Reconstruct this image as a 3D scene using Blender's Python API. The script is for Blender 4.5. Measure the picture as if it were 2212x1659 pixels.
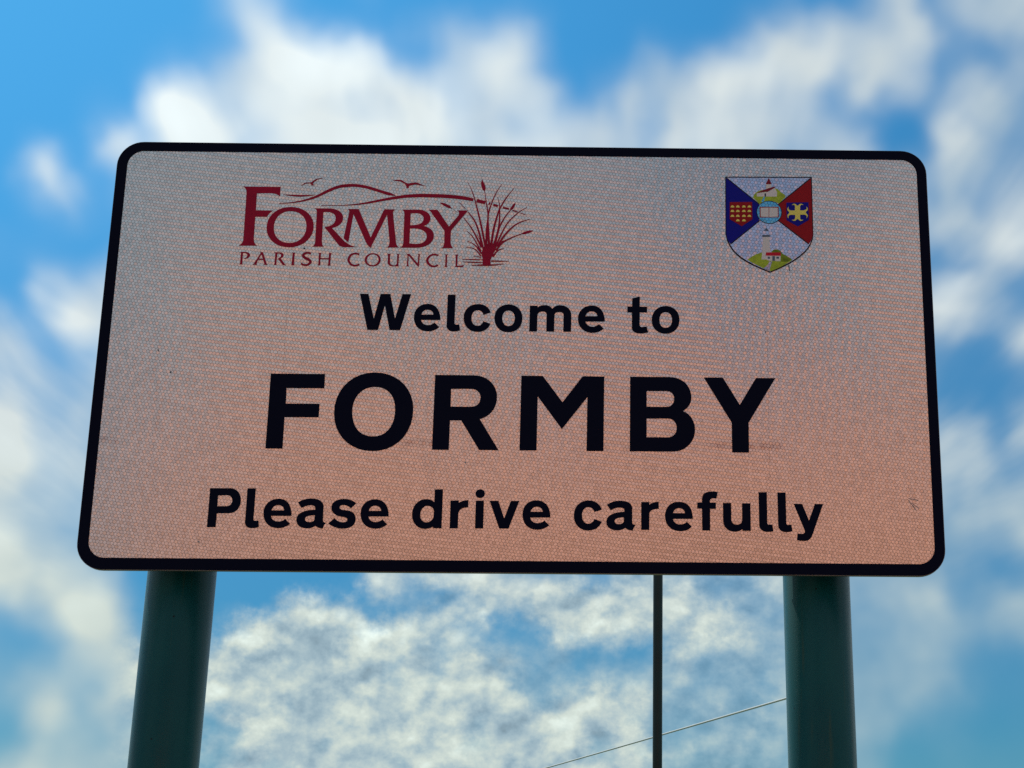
import bpy, bmesh, math, random, re
from mathutils import Vector, Matrix
from mathutils.geometry import tessellate_polygon

# ------------------------------------------------------------------ measured data
CAM_LOC = (0.16880, -2.77837, 1.6)
CAM_ROT = ((0.999830, 0.015650, -0.009726), (-0.017779, 0.958040, -0.286083), (0.004840, 0.286207, 0.958156))
CAM_LENS = 57.06609
CAM_SHIFT = -0.122571
SIGN_Z = 2.08827
SIGN_H = 0.80075
SIGN_W = 1.5
INNER = (-0.7318, 0.0200, 0.7328, 0.7834)
POST_A = (-0.6179, 0.01207)   # x at z=0 and lean dx/dz
POST_B = (0.5542, -0.00800)   # x at z=0 and lean dx/dz
TOWN = [
    "M -4393 3541 L -3429 3543 L -3427 3277 L -4096 3275 L -4091 2988 L -3493 2991 L -3495 2742 L -4096 2739 L -4094 2165 L -4394 2165 Z",
    "M -2546 3582 C -2150 3586 -1849 3307 -1832 2920 C -1811 2444 -2120 2138 -2510 2134 C -2905 2130 -3205 2404 -3229 2813 C -3255 3266 -2946 3577 -2546 3582 Z M -2532 3312 C -2304 3314 -2166 3156 -2154 2903 C -2140 2599 -2285 2404 -2514 2402 C -2742 2399 -2892 2552 -2908 2843 C -2924 3122 -2765 3310 -2532 3312 Z",
    "M -1471 3547 L -783 3546 C -527 3548 -362 3365 -355 3147 C -350 2954 -457 2792 -648 2735 L -301 2172 L -642 2172 L -977 2709 L -1175 2707 L -1176 2170 L -1472 2170 Z M -1176 3290 L -821 3292 C -721 3293 -653 3225 -650 3136 C -647 3031 -710 2963 -810 2962 L -1173 2962 Z",
    "M 66 3548 L 450 3547 L 809 3062 L 1161 3548 L 1548 3547 L 1547 2172 L 1248 2172 L 1250 3160 L 807 2568 L 367 3164 L 368 2173 L 67 2172 Z",
    "M 2009 3548 L 2714 3550 C 2954 3548 3105 3383 3104 3168 C 3103 3064 3046 2974 2952 2920 C 3085 2871 3167 2734 3166 2569 C 3165 2351 2990 2177 2779 2175 L 2011 2173 Z M 2306 3284 L 2661 3287 C 2740 3287 2796 3227 2796 3144 C 2796 3061 2740 2995 2660 2995 L 2307 2992 Z M 2308 2776 L 2687 2779 C 2780 2777 2839 2703 2839 2610 C 2839 2512 2779 2436 2687 2434 L 2309 2433 Z",
    "M 3326 3548 L 3668 3549 L 3966 3045 L 4262 3548 L 4608 3547 L 4119 2716 L 4118 2169 L 3819 2171 L 3817 2715 Z",
]
GREETING = [
    "M -2891 5068 L -2738 5068 L -2617 4595 L -2517 5069 L -2341 5070 L -2236 4602 L -2123 5069 L -1966 5071 L -2135 4382 L -2324 4382 L -2430 4846 L -2532 4381 L -2723 4381 Z",
    "M -1898 4622 C -1905 4779 -1802 4887 -1663 4888 C -1515 4890 -1424 4775 -1417 4582 L -1766 4580 C -1750 4515 -1700 4482 -1642 4483 C -1588 4484 -1553 4503 -1521 4532 L -1436 4447 C -1486 4390 -1556 4366 -1637 4365 C -1789 4363 -1891 4466 -1898 4622 Z M -1764 4681 C -1756 4738 -1717 4774 -1660 4775 C -1600 4776 -1554 4740 -1550 4683 Z",
    "M -1304 5067 L -1162 5068 L -1162 4531 C -1161 4507 -1146 4495 -1123 4497 L -1077 4503 L -1059 4387 C -1119 4369 -1154 4367 -1181 4367 C -1262 4366 -1301 4416 -1304 4482 Z",
    "M -516 4737 L -645 4688 C -665 4745 -701 4776 -751 4775 C -818 4775 -864 4714 -861 4624 C -858 4534 -813 4478 -746 4479 C -692 4479 -662 4513 -645 4567 L -516 4522 C -547 4424 -625 4365 -742 4363 C -889 4362 -997 4466 -1003 4627 C -1009 4784 -903 4893 -750 4894 C -633 4896 -546 4832 -516 4737 Z",
    "M -200 4893 C -49 4895 55 4786 58 4634 C 63 4473 -39 4363 -187 4362 C -339 4360 -443 4468 -447 4629 C -452 4785 -346 4891 -200 4893 Z M -197 4776 C -127 4777 -84 4718 -81 4633 C -79 4543 -119 4481 -190 4480 C -257 4479 -302 4540 -305 4630 C -307 4716 -266 4775 -197 4776 Z",
    "M 186 4875 L 328 4872 L 327 4842 C 365 4875 410 4885 455 4886 C 518 4887 564 4863 592 4821 C 627 4869 680 4887 730 4888 C 860 4889 938 4810 940 4688 L 940 4382 L 798 4382 L 798 4695 C 797 4737 768 4761 721 4760 C 669 4760 636 4736 635 4693 L 634 4383 L 492 4383 L 492 4701 C 491 4743 467 4764 419 4764 C 368 4763 331 4737 327 4694 L 327 4382 L 186 4384 Z",
    "M 1059 4630 C 1056 4788 1168 4887 1305 4889 C 1458 4890 1544 4772 1546 4584 L 1197 4582 C 1209 4522 1261 4483 1323 4483 C 1375 4484 1411 4506 1440 4537 L 1527 4450 C 1474 4395 1402 4369 1325 4368 C 1170 4366 1061 4472 1059 4630 Z M 1195 4683 C 1206 4741 1247 4776 1304 4777 C 1366 4777 1406 4740 1410 4685 Z",
    "M 2177 5071 L 2176 4877 L 2310 4876 L 2308 4764 L 2177 4766 L 2176 4527 C 2176 4500 2190 4486 2216 4487 L 2301 4499 L 2329 4388 C 2278 4371 2227 4367 2186 4366 C 2093 4365 2035 4406 2034 4471 L 2034 4764 L 1951 4764 L 1951 4877 L 2036 4877 L 2037 5034 Z",
    "M 2645 4894 C 2795 4895 2897 4787 2896 4628 C 2896 4475 2794 4366 2645 4365 C 2495 4363 2393 4470 2392 4622 C 2392 4781 2494 4892 2645 4894 Z M 2645 4776 C 2717 4777 2759 4719 2759 4626 C 2759 4539 2717 4479 2645 4478 C 2572 4477 2533 4537 2533 4624 C 2533 4717 2572 4775 2645 4776 Z",
]
REQUEST = [
    "M -5303 1443 L -4947 1445 C -4837 1443 -4762 1353 -4753 1241 C -4743 1098 -4818 1001 -4957 999 L -5151 997 L -5154 751 L -5304 751 Z M -5154 1315 L -4993 1318 C -4941 1319 -4906 1277 -4902 1228 C -4898 1172 -4937 1125 -4992 1124 L -5153 1124 Z",
    "M -4653 1445 L -4509 1446 L -4511 898 C -4509 879 -4498 869 -4479 870 L -4423 875 L -4410 761 C -4456 747 -4492 741 -4536 741 C -4609 740 -4651 781 -4654 844 Z",
    "M -4347 1004 C -4358 1161 -4244 1265 -4093 1266 C -3943 1267 -3868 1151 -3855 962 L -4208 959 C -4200 900 -4150 860 -4084 860 C -4033 861 -3990 880 -3963 910 L -3875 821 C -3925 772 -4003 744 -4080 743 C -4229 742 -4336 847 -4347 1004 Z M -4209 1058 C -4200 1114 -4155 1150 -4100 1151 C -4038 1151 -3995 1116 -3993 1059 Z",
    "M -3760 1201 C -3694 1251 -3621 1274 -3539 1275 C -3408 1276 -3318 1229 -3312 1136 L -3308 877 C -3296 856 -3280 850 -3256 847 C -3282 814 -3296 777 -3303 742 C -3351 745 -3397 759 -3438 791 C -3474 759 -3522 744 -3571 744 C -3686 743 -3763 798 -3769 890 C -3775 990 -3690 1070 -3455 1076 L -3455 1102 C -3457 1135 -3482 1154 -3536 1154 C -3589 1153 -3645 1132 -3692 1102 Z M -3455 976 L -3456 909 C -3457 871 -3497 856 -3542 856 C -3587 855 -3618 874 -3620 908 C -3623 949 -3578 975 -3455 976 Z",
    "M -2746 1196 L -2833 1105 C -2878 1140 -2925 1162 -2970 1162 C -3011 1162 -3034 1143 -3032 1120 C -3031 1088 -2994 1076 -2936 1073 C -2813 1064 -2748 1015 -2743 923 C -2736 807 -2820 747 -2951 746 C -3057 745 -3149 778 -3213 834 L -3110 929 C -3064 879 -3014 857 -2961 857 C -2916 858 -2887 872 -2889 901 C -2891 935 -2921 947 -2987 955 C -3102 969 -3171 1029 -3176 1112 C -3182 1213 -3095 1270 -2964 1271 C -2882 1272 -2806 1246 -2746 1196 Z",
    "M -2664 1008 C -2672 1163 -2569 1269 -2425 1270 C -2265 1272 -2180 1155 -2173 966 L -2523 963 C -2509 905 -2462 865 -2397 865 C -2347 866 -2307 885 -2280 917 L -2195 830 C -2241 777 -2313 748 -2395 748 C -2546 746 -2655 849 -2664 1008 Z M -2523 1063 C -2512 1118 -2473 1155 -2422 1155 C -2366 1156 -2315 1124 -2310 1065 Z",
    "M -1393 1456 L -1249 1458 L -1248 766 L -1395 766 L -1395 795 C -1436 767 -1482 752 -1534 752 C -1668 751 -1764 853 -1770 1002 C -1777 1163 -1674 1280 -1533 1281 C -1475 1281 -1427 1261 -1392 1228 Z M -1511 1161 C -1575 1161 -1631 1092 -1626 997 C -1623 920 -1580 868 -1516 868 C -1446 869 -1394 922 -1394 993 L -1393 1059 C -1396 1118 -1447 1162 -1511 1161 Z",
    "M -1111 1259 L -968 1261 L -967 1218 C -930 1248 -872 1269 -799 1269 L -798 1139 C -902 1138 -963 1098 -966 1026 L -966 766 L -1108 766 Z",
    "M -670 1261 L -528 1262 L -527 767 L -670 767 Z E -598 1386 82 79",
    "M -428 1261 L -278 1262 L -166 952 L -59 1261 L 90 1262 L -88 769 L -250 769 Z",
    "M 149 1018 C 145 1173 241 1275 387 1276 C 545 1278 633 1160 637 972 L 288 969 C 296 912 344 870 414 870 C 466 871 501 889 534 917 L 616 837 C 567 784 498 754 416 753 C 253 752 153 858 149 1018 Z M 289 1071 C 303 1127 343 1161 393 1161 C 448 1162 496 1129 500 1073 Z",
    "M 1531 1119 L 1402 1077 C 1381 1132 1345 1162 1293 1162 C 1225 1161 1185 1098 1186 1013 C 1188 929 1229 868 1296 868 C 1348 869 1384 902 1402 953 L 1531 906 C 1495 804 1412 749 1296 748 C 1148 746 1045 853 1043 1009 C 1040 1171 1145 1281 1296 1282 C 1416 1283 1500 1218 1531 1119 Z",
    "M 1617 1208 C 1688 1257 1760 1281 1844 1282 C 1980 1283 2061 1239 2062 1138 L 2061 888 C 2071 862 2091 857 2123 854 C 2097 820 2081 783 2071 751 C 2019 756 1972 771 1938 800 C 1900 769 1853 753 1807 753 C 1687 752 1611 811 1610 900 C 1609 1001 1700 1078 1924 1085 L 1921 1120 C 1921 1147 1887 1159 1834 1159 C 1782 1159 1730 1135 1687 1108 Z M 1917 986 L 1914 919 C 1909 882 1873 866 1832 865 C 1785 865 1757 886 1756 915 C 1756 960 1805 981 1917 986 Z",
    "M 2216 1262 L 2359 1262 L 2359 1215 C 2397 1250 2460 1269 2524 1269 L 2525 1142 C 2429 1141 2366 1114 2361 1050 L 2359 766 L 2218 767 Z",
    "M 2632 1020 C 2632 1169 2731 1271 2872 1272 C 3034 1274 3119 1163 3119 969 L 2770 966 C 2783 910 2830 867 2897 868 C 2944 868 2986 886 3015 918 L 3099 832 C 3053 775 2980 749 2902 749 C 2741 747 2632 851 2632 1020 Z M 2773 1068 C 2789 1123 2825 1159 2875 1160 C 2929 1160 2976 1124 2982 1070 Z",
    "M 3557 1451 L 3534 1335 C 3515 1340 3493 1339 3475 1339 C 3439 1339 3420 1320 3420 1286 L 3421 1262 L 3525 1263 L 3522 1151 L 3421 1151 L 3421 764 L 3281 765 L 3278 1152 L 3195 1152 L 3198 1262 L 3278 1262 L 3279 1313 C 3279 1408 3336 1459 3435 1460 C 3478 1461 3522 1460 3557 1451 Z",
    "M 3646 1257 L 3792 1259 L 3791 963 C 3794 908 3831 873 3885 873 C 3940 874 3975 909 3978 948 L 3982 1256 L 4128 1256 L 4128 765 L 3987 765 L 3984 793 C 3949 766 3900 748 3851 747 C 3727 746 3646 829 3646 950 Z",
    "M 4273 1455 L 4419 1457 L 4418 907 C 4420 889 4428 878 4450 878 L 4506 881 L 4522 765 C 4480 755 4448 749 4415 749 C 4328 748 4275 801 4275 879 Z",
    "M 4604 1454 L 4749 1454 L 4751 905 C 4752 885 4763 876 4781 876 L 4839 879 L 4854 763 C 4816 754 4773 747 4746 747 C 4659 746 4607 799 4607 876 Z",
    "M 4885 1254 L 5035 1253 L 5147 960 L 5257 1251 L 5404 1254 L 5200 699 C 5177 633 5132 595 5062 595 C 5013 594 4970 598 4928 608 L 4942 729 C 4968 723 4995 721 5022 721 C 5060 723 5073 748 5070 775 Z",
]
LOGO = [
    ("letter", "M -5150 7142 L -4461 7142 L -4461 6946 C -4501 6997 -4568 7016 -4656 7015 L -4888 7010 L -4883 6671 L -4572 6673 C -4613 6640 -4649 6598 -4672 6545 L -4885 6544 L -4882 6125 C -4879 6055 -4857 6003 -4809 5977 L -5148 5973 C -5095 6000 -5071 6041 -5071 6111 L -5080 6996 C -5083 7067 -5102 7114 -5150 7142 Z"),
    ("letter", "M -4249 6746 C -3992 6749 -3819 6584 -3806 6373 C -3792 6138 -3985 5955 -4223 5952 C -4473 5949 -4649 6104 -4664 6327 C -4682 6574 -4495 6743 -4249 6746 Z M -4249 6664 C -4074 6666 -3951 6547 -3940 6371 C -3928 6172 -4050 6039 -4224 6037 C -4403 6035 -4520 6153 -4532 6328 C -4545 6528 -4423 6662 -4249 6664 Z"),
    ("letter", "M -3815 6725 L -3541 6726 C -3388 6726 -3285 6650 -3279 6544 C -3273 6438 -3346 6372 -3469 6339 L -3239 6092 C -3151 6017 -3073 5977 -2981 5970 L -3192 5967 C -3236 5967 -3279 5969 -3324 5997 L -3609 6357 C -3477 6371 -3409 6436 -3415 6530 C -3420 6613 -3482 6656 -3581 6655 L -3646 6652 L -3639 6081 C -3636 6023 -3617 5982 -3600 5971 L -3812 5971 C -3780 5986 -3761 6021 -3762 6080 L -3768 6644 C -3769 6691 -3787 6715 -3815 6725 Z"),
    ("letter", "M -3205 6720 L -3002 6721 L -2754 6164 L -2534 6720 L -2328 6719 C -2359 6703 -2372 6678 -2367 6635 L -2291 6102 C -2282 6029 -2263 5987 -2217 5972 L -2458 5969 C -2416 5985 -2406 6022 -2407 6089 L -2477 6615 L -2748 5953 C -2790 5999 -2821 6035 -2840 6072 L -3093 6617 L -3156 6058 L -3249 6140 L -3175 6643 C -3171 6686 -3181 6705 -3205 6720 Z"),
    ("letter", "M -2209 6719 L -1903 6720 C -1778 6720 -1681 6649 -1677 6557 C -1674 6483 -1720 6427 -1798 6402 C -1672 6367 -1604 6306 -1601 6214 C -1595 6074 -1723 5973 -1916 5971 L -2211 5968 C -2172 5982 -2154 6019 -2155 6080 L -2161 6606 C -2161 6668 -2176 6699 -2209 6719 Z M -2043 6647 L -1935 6650 C -1860 6647 -1807 6605 -1805 6549 C -1801 6463 -1867 6413 -2044 6411 Z M -2044 6346 L -1967 6348 C -1830 6346 -1737 6292 -1733 6195 C -1729 6097 -1806 6047 -1919 6046 C -1959 6045 -1999 6051 -2043 6057 Z"),
    ("letter", "M -1721 6725 L -1555 6722 L -1333 6395 L -1174 6606 C -1147 6656 -1160 6699 -1195 6717 L -995 6716 L -1294 6310 L -1292 6102 C -1289 6041 -1270 5993 -1236 5971 L -1457 5969 C -1418 5991 -1406 6034 -1409 6101 L -1413 6308 L -1649 6637 C -1673 6680 -1691 6705 -1721 6725 Z"),
    ("letter", "M -5112 5852 L -5041 5855 C -4971 5856 -4929 5833 -4926 5796 C -4923 5751 -4966 5716 -5042 5718 C -5011 5733 -4974 5745 -4977 5791 C -4979 5821 -5013 5834 -5056 5831 L -5057 5622 L -5045 5609 L -5110 5610 L -5095 5628 L -5094 5831 Z"),
    ("letter", "M -4759 5855 L -4694 5851 L -4613 5627 L -4590 5605 L -4671 5604 L -4654 5621 L -4684 5702 L -4776 5701 L -4797 5625 L -4780 5606 L -4866 5605 L -4846 5625 L -4736 5835 Z M -4761 5727 L -4691 5725 L -4721 5806 Z"),
    ("letter", "M -4494 5853 L -4401 5852 C -4352 5850 -4318 5828 -4316 5799 C -4314 5770 -4340 5747 -4366 5737 L -4289 5631 L -4265 5603 L -4320 5604 L -4420 5728 C -4378 5746 -4363 5770 -4365 5793 C -4367 5822 -4389 5833 -4432 5830 L -4438 5629 L -4426 5606 L -4484 5606 L -4473 5629 L -4470 5827 Z"),
    ("letter", "M -4171 5851 L -4108 5849 L -4118 5831 L -4118 5627 L -4105 5604 L -4173 5604 L -4161 5627 L -4156 5830 Z"),
    ("letter", "K -3823 5838 18 -3913 5847 20 -3964 5803 23 -3934 5757 25 -3850 5712 25 -3822 5666 23 -3876 5615 20 -3941 5614 19 -3990 5640 18"),
    ("letter", "M -3694 5850 L -3631 5850 L -3640 5830 L -3643 5749 L -3497 5748 L -3494 5832 L -3506 5849 L -3446 5848 L -3456 5827 L -3463 5627 L -3451 5606 L -3513 5605 L -3500 5626 L -3497 5727 L -3645 5726 L -3644 5627 L -3632 5606 L -3690 5607 L -3677 5627 L -3678 5830 Z"),
    ("letter", "K -2942 5830 17 -3020 5845 16 -3097 5813 19 -3135 5722 22 -3088 5638 20 -3013 5609 17 -2932 5634 16"),
    ("letter", "E -2695 5727 147 129 E -2695 5727 105 106"),
    ("letter", "M -2437 5848 L -2375 5846 L -2383 5828 L -2378 5676 C -2370 5634 -2330 5617 -2291 5623 C -2263 5629 -2250 5654 -2252 5690 L -2255 5829 L -2268 5847 L -2211 5846 L -2221 5830 L -2223 5630 L -2211 5606 L -2262 5605 C -2340 5595 -2414 5610 -2421 5676 L -2423 5827 Z"),
    ("letter", "M -2087 5852 L -2030 5850 L -1874 5664 L -1870 5828 L -1886 5846 L -1831 5845 L -1844 5828 L -1847 5596 L -1884 5622 L -2045 5814 L -2043 5632 L -2025 5608 L -2083 5610 L -2069 5632 L -2066 5825 Z"),
    ("letter", "K -1508 5827 17 -1588 5843 16 -1665 5806 19 -1704 5721 22 -1659 5642 20 -1584 5611 17 -1500 5636 16"),
    ("letter", "M -1395 5848 L -1333 5846 L -1344 5828 L -1341 5622 L -1326 5604 L -1391 5603 L -1375 5622 L -1375 5827 Z"),
    ("letter", "M -1206 5848 L -1140 5846 L -1151 5826 L -1153 5630 L -1076 5634 L -1031 5646 L -1047 5605 L -1202 5605 L -1186 5624 L -1187 5826 Z"),
    ("hill_line", "K -4472 6809 2 -4264 6829 8 -4034 6872 14 -3806 6952 21 -3595 7068 26 -3413 7153 27 -3228 7186 29 -3041 7185 27 -2852 7150 27 -2646 7085 26 -2472 7031 27 -2338 6998 5"),
    ("hill_line", "K -4398 6987 3 -4242 6975 12 -4102 6969 17 -3963 6976 12 -3827 6987 2"),
    ("hill_line", "K -3694 6780 2 -3299 6790 5 -3067 6810 11 -2836 6847 17 -2606 6900 21 -2375 6947 26 -2143 6985 29 -1910 7001 33 -1721 7002 34 -1489 6998 34 -1256 6982 34 -1069 6960 33 -905 6928 28"),
    ("bird", "M -4102 7161 L -4025 7227 C -3979 7241 -3948 7233 -3901 7242 C -3858 7293 -3813 7319 -3681 7334 L -3796 7297 L -3852 7251 L -3877 7217 L -3848 7188 L -3890 7177 L -3924 7221 L -4009 7215 Z"),
    ("bird", "M -2410 7298 C -2345 7309 -2283 7316 -2244 7307 L -2163 7255 L -2116 7239 C -2046 7257 -2000 7266 -1953 7258 L -1794 7190 L -1982 7224 L -2090 7197 L -2108 7180 L -2095 7149 L -2151 7149 L -2149 7188 L -2186 7238 L -2266 7279 Z"),
]
REEDS = [
    "M -696 5654 L -694 5771 C -755 5893 -688 5956 -668 6042 L -577 6081 L -438 6058 C -457 5922 -535 5834 -550 5748 L -547 5654 Z",
    "K -841 6915 34 -683 6874 31",
    "K -619 6865 28 -592 6852 25",
    "K -533 6834 24 -447 6810 21",
    "K -355 6783 18 -244 6754 16",
    "K -174 6726 13 -80 6698 10",
    "K -28 6682 7 72 6639 1",
    "K -656 6018 20 -737 6389 18 -830 6762 14 -922 7075 8 -1016 7269 1",
    "K -688 5956 18 -780 6289 17 -868 6511 14 -990 6685 8",
    "K -1044 6749 6 -1171 6883 1",
    "K -724 5992 18 -860 6263 14 -958 6423 10 -1070 6571 6",
    "K -1180 6672 4 -1311 6768 6 -1329 6778 23 -1365 6793 25 -1435 6830 24 -1518 6864 4",
    "K -733 5918 14 -831 6102 11 -904 6213 8 -994 6305 3",
    "K -725 6029 11 -764 6153 7 -819 6245 1",
    "K -720 5869 16 -805 5991 13 -888 6065 8 -987 6110 1",
    "K -730 5820 14 -814 5930 11 -896 5978 7 -1018 5995 1",
    "K -729 5783 10 -764 5807 7 -868 5821 1",
    "K -639 6018 18 -637 6328 21 -623 6614 14 -666 6889 10 -702 7103 7 -710 7134 28 -718 7165 33 -741 7241 31 -758 7336 4",
    "K -587 6019 23 -608 6328 18 -623 6614 14 -572 6840 11 -491 7067 8 -392 7239 1",
    "K -547 6044 20 -516 6329 20 -455 6616 16 -402 6780 13 -302 6969 10 -162 7166 1",
    "K -495 6044 23 -434 6318 17 -411 6517 14 -414 6742 11 -428 6880 7 -454 6986 1",
    "K -473 6057 14 -413 6368 14 -326 6568 11 -220 6725 8 -204 6754 21 -181 6782 24 -153 6833 20 -128 6877 3",
    "K -460 6020 14 -385 6219 14 -265 6469 11 -85 6671 8 86 6792 1",
    "K -437 6008 18 -327 6207 17 -171 6395 13 -23 6497 10 155 6561 1",
    "K -458 5934 17 -347 6083 14 -188 6184 11 12 6271 8 40 6280 21 86 6293 24 155 6315 20 210 6332 3",
    "K -426 6045 8 -359 6108 6 -273 6140 1",
    "K -511 5810 20 -456 5897 13 -389 5953 8 -309 5975 1",
    "K -1067 5754 3 -866 5754 8 -693 5749 6",
    "K -1053 5706 3 -864 5700 10 -692 5697 6",
    "K -896 5642 3 -690 5646 14 -518 5650 13 -312 5671 1",
    "K -543 5727 11 -382 5726 10 -216 5728 1",
]
CREST = [
    ("shield_outline", "ink_black", "M 3752 7452 L 5366 7467 L 5364 6301 C 5335 6033 5129 5802 4551 5558 C 4069 5750 3797 5921 3745 6302 Z"),
    ("shield_field", "ink_sky", "M 3772 7430 L 5345 7445 L 5344 6301 C 5315 6050 5111 5826 4552 5583 C 4088 5774 3821 5939 3767 6302 Z"),
    ("blue_quarter", "ink_blue", "M 3769 7425 L 4375 6906 L 4369 6576 L 3836 6110 C 3784 6181 3764 6248 3762 6313 Z"),
    ("red_quarter", "ink_red", "M 5348 7442 L 4731 6908 L 4725 6580 L 5276 6127 C 5328 6200 5344 6254 5350 6307 Z"),
    ("dividing_line", "ink_black", "K 3777 7425 10 4375 6906 10"),
    ("dividing_line", "ink_black", "K 5342 7439 10 4731 6908 10"),
    ("dividing_line", "ink_black", "K 4382 6581 10 3840 6111 10"),
    ("dividing_line", "ink_black", "K 4721 6585 10 5271 6129 10"),
    ("hill", "ink_green", "M 4260 7040 C 4283 7120 4347 7175 4423 7187 L 4677 7227 C 4727 7221 4764 7180 4789 7140 C 4839 7127 4864 7086 4869 7056 L 4736 6919 C 4672 6968 4596 6981 4546 6973 C 4470 6965 4419 6938 4381 6910 Z"),
    ("stream", "ink_lightblue", "M 4459 7054 L 4491 7054 C 4465 7013 4470 6986 4470 6965 L 4422 6947 C 4414 6999 4459 7027 4459 7054 Z"),
    ("church_tower", "ink_white", "M 4514 7321 L 4603 7322 L 4608 7233 L 4500 7215 Z"),
    ("church_spire", "ink_maroon", "M 4562 7434 L 4618 7308 L 4501 7307 Z"),
    ("church_wall", "ink_white", "M 4334 7123 L 4511 7153 L 4658 7254 L 4713 7152 L 4705 7061 L 4333 7059 Z"),
    ("church_roof", "ink_maroon", "M 4334 7123 C 4424 7192 4538 7218 4659 7264 L 4680 7241 L 4526 7147 L 4499 7157 Z"),
    ("church_door", "ink_black", "M 4479 7122 L 4504 7122 L 4503 7061 L 4478 7061 Z"),
    ("roundel", "ink_black", "E 4557 6747 237 231"),
    ("roundel_face", "ink_lightblue", "E 4557 6747 224 218"),
    ("book_cover", "ink_red", "M 4380 6852 L 4735 6859 L 4733 6645 L 4380 6638 Z"),
    ("page", "ink_white", "M 4399 6833 L 4550 6840 L 4546 6651 L 4399 6657 Z"),
    ("page", "ink_white", "M 4560 6840 L 4717 6837 L 4716 6661 L 4556 6651 Z"),
    ("red_escutcheon", "ink_red", "M 3830 6940 L 4245 6948 L 4245 6604 L 4047 6464 L 3826 6599 Z"),
    ("blue_escutcheon", "ink_blue", "M 4879 6942 L 5290 6955 L 5288 6603 L 5083 6472 L 4876 6591 Z"),
    ("hill", "ink_green", "M 4144 5805 C 4201 5866 4315 5927 4402 5948 L 4752 5952 C 4851 5887 4925 5848 4964 5808 C 4822 5714 4696 5633 4558 5589 L 4410 5653 C 4311 5708 4225 5747 4144 5805 Z"),
    ("bush", "ink_darkgreen", "M 4577 5948 C 4604 6024 4678 6018 4716 6005 C 4765 5986 4764 5953 4777 5939 C 4875 5874 4937 5848 4953 5822 C 4885 5754 4823 5767 4748 5777 L 4747 5950 Z"),
    ("path", "ink_lilac", "M 4536 5770 L 4593 5777 C 4573 5711 4547 5644 4543 5596 L 4434 5640 C 4485 5683 4536 5724 4536 5770 Z"),
    ("lighthouse_tower", "ink_white", "M 4439 6256 L 4552 6258 L 4562 5817 L 4400 5812 Z"),
    ("lighthouse_gallery", "ink_slate", "M 4421 6294 L 4564 6298 L 4558 6258 L 4425 6253 Z"),
    ("lighthouse_lantern", "ink_sky", "M 4466 6375 L 4537 6376 L 4536 6295 L 4465 6294 Z"),
    ("lighthouse_dome", "ink_slate", "M 4453 6375 C 4473 6415 4490 6411 4493 6438 L 4501 6438 C 4503 6411 4523 6412 4545 6376 Z"),
    ("chimney", "ink_white", "M 4501 6016 L 4566 6017 L 4565 5948 L 4500 5947 Z"),
    ("cottage_wall", "ink_white", "M 4479 5888 L 4751 5888 L 4746 5783 L 4537 5787 L 4477 5819 Z"),
    ("cottage_roof", "ink_brightred", "M 4484 5952 L 4756 5955 L 4756 5888 L 4477 5888 Z"),
    ("cottage_door", "ink_slate", "M 4598 5881 L 4647 5882 L 4645 5786 L 4597 5788 Z"),
    ("cottage_window", "ink_slate", "M 4513 5867 L 4557 5867 L 4552 5828 L 4515 5830 Z"),
    ("cottage_window", "ink_slate", "M 4669 5869 L 4723 5869 L 4718 5829 L 4672 5832 Z"),
    ("bread_loaf", "ink_gold", "M 3844 6831 C 3849 6889 3910 6889 3914 6832 Z"),
    ("bread_loaf", "ink_gold", "M 3943 6833 C 3949 6890 4009 6891 4013 6834 Z"),
    ("bread_loaf", "ink_gold", "M 4055 6834 C 4061 6891 4121 6892 4125 6835 Z"),
    ("bread_loaf", "ink_gold", "M 4156 6835 C 4162 6892 4222 6893 4226 6836 Z"),
    ("bread_loaf", "ink_gold", "M 3843 6742 C 3848 6799 3909 6800 3913 6743 Z"),
    ("bread_loaf", "ink_gold", "M 3942 6743 C 3948 6800 4008 6801 4012 6744 Z"),
    ("bread_loaf", "ink_gold", "M 4054 6745 C 4060 6802 4120 6802 4124 6746 Z"),
    ("bread_loaf", "ink_gold", "M 4154 6746 C 4160 6803 4221 6804 4225 6747 Z"),
    ("bread_loaf", "ink_gold", "M 3841 6645 C 3847 6702 3907 6702 3912 6646 Z"),
    ("bread_loaf", "ink_gold", "M 3941 6646 C 3946 6703 4007 6704 4011 6647 Z"),
    ("bread_loaf", "ink_gold", "M 4052 6647 C 4058 6704 4119 6705 4123 6648 Z"),
    ("bread_loaf", "ink_gold", "M 4153 6649 C 4159 6705 4219 6706 4223 6649 Z"),
    ("bread_loaf", "ink_gold", "M 3940 6557 C 3945 6614 4006 6614 4010 6558 Z"),
    ("bread_loaf", "ink_gold", "M 4051 6558 C 4057 6615 4117 6616 4122 6559 Z"),
    ("cross", "ink_gold", "M 5038 6884 L 5130 6885 L 5130 6788 L 5237 6789 L 5235 6708 L 5128 6702 L 5126 6614 L 5036 6613 L 5034 6697 L 4924 6700 L 4926 6781 L 5033 6786 Z"),
    ("cross_tip", "ink_gold", "K 5059 6857 20 5047 6890 17 5020 6908 11 4982 6897 2"),
    ("cross_tip", "ink_gold", "K 5109 6858 20 5123 6891 17 5151 6910 11 5189 6900 2"),
    ("cross_tip", "ink_gold", "K 5054 6641 20 5041 6608 17 5013 6589 11 4975 6599 2"),
    ("cross_tip", "ink_gold", "K 5104 6641 20 5116 6609 17 5143 6590 11 5181 6602 2"),
    ("cross_tip", "ink_gold", "K 5212 6775 20 5243 6789 17 5261 6819 11 5252 6860 2"),
    ("cross_tip", "ink_gold", "K 5211 6721 20 5240 6708 17 5257 6678 11 5246 6638 2"),
    ("cross_tip", "ink_gold", "K 4951 6769 20 4921 6782 17 4904 6812 11 4915 6853 2"),
    ("cross_tip", "ink_gold", "K 4950 6715 20 4919 6701 17 4901 6671 11 4910 6631 2"),
]
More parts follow.
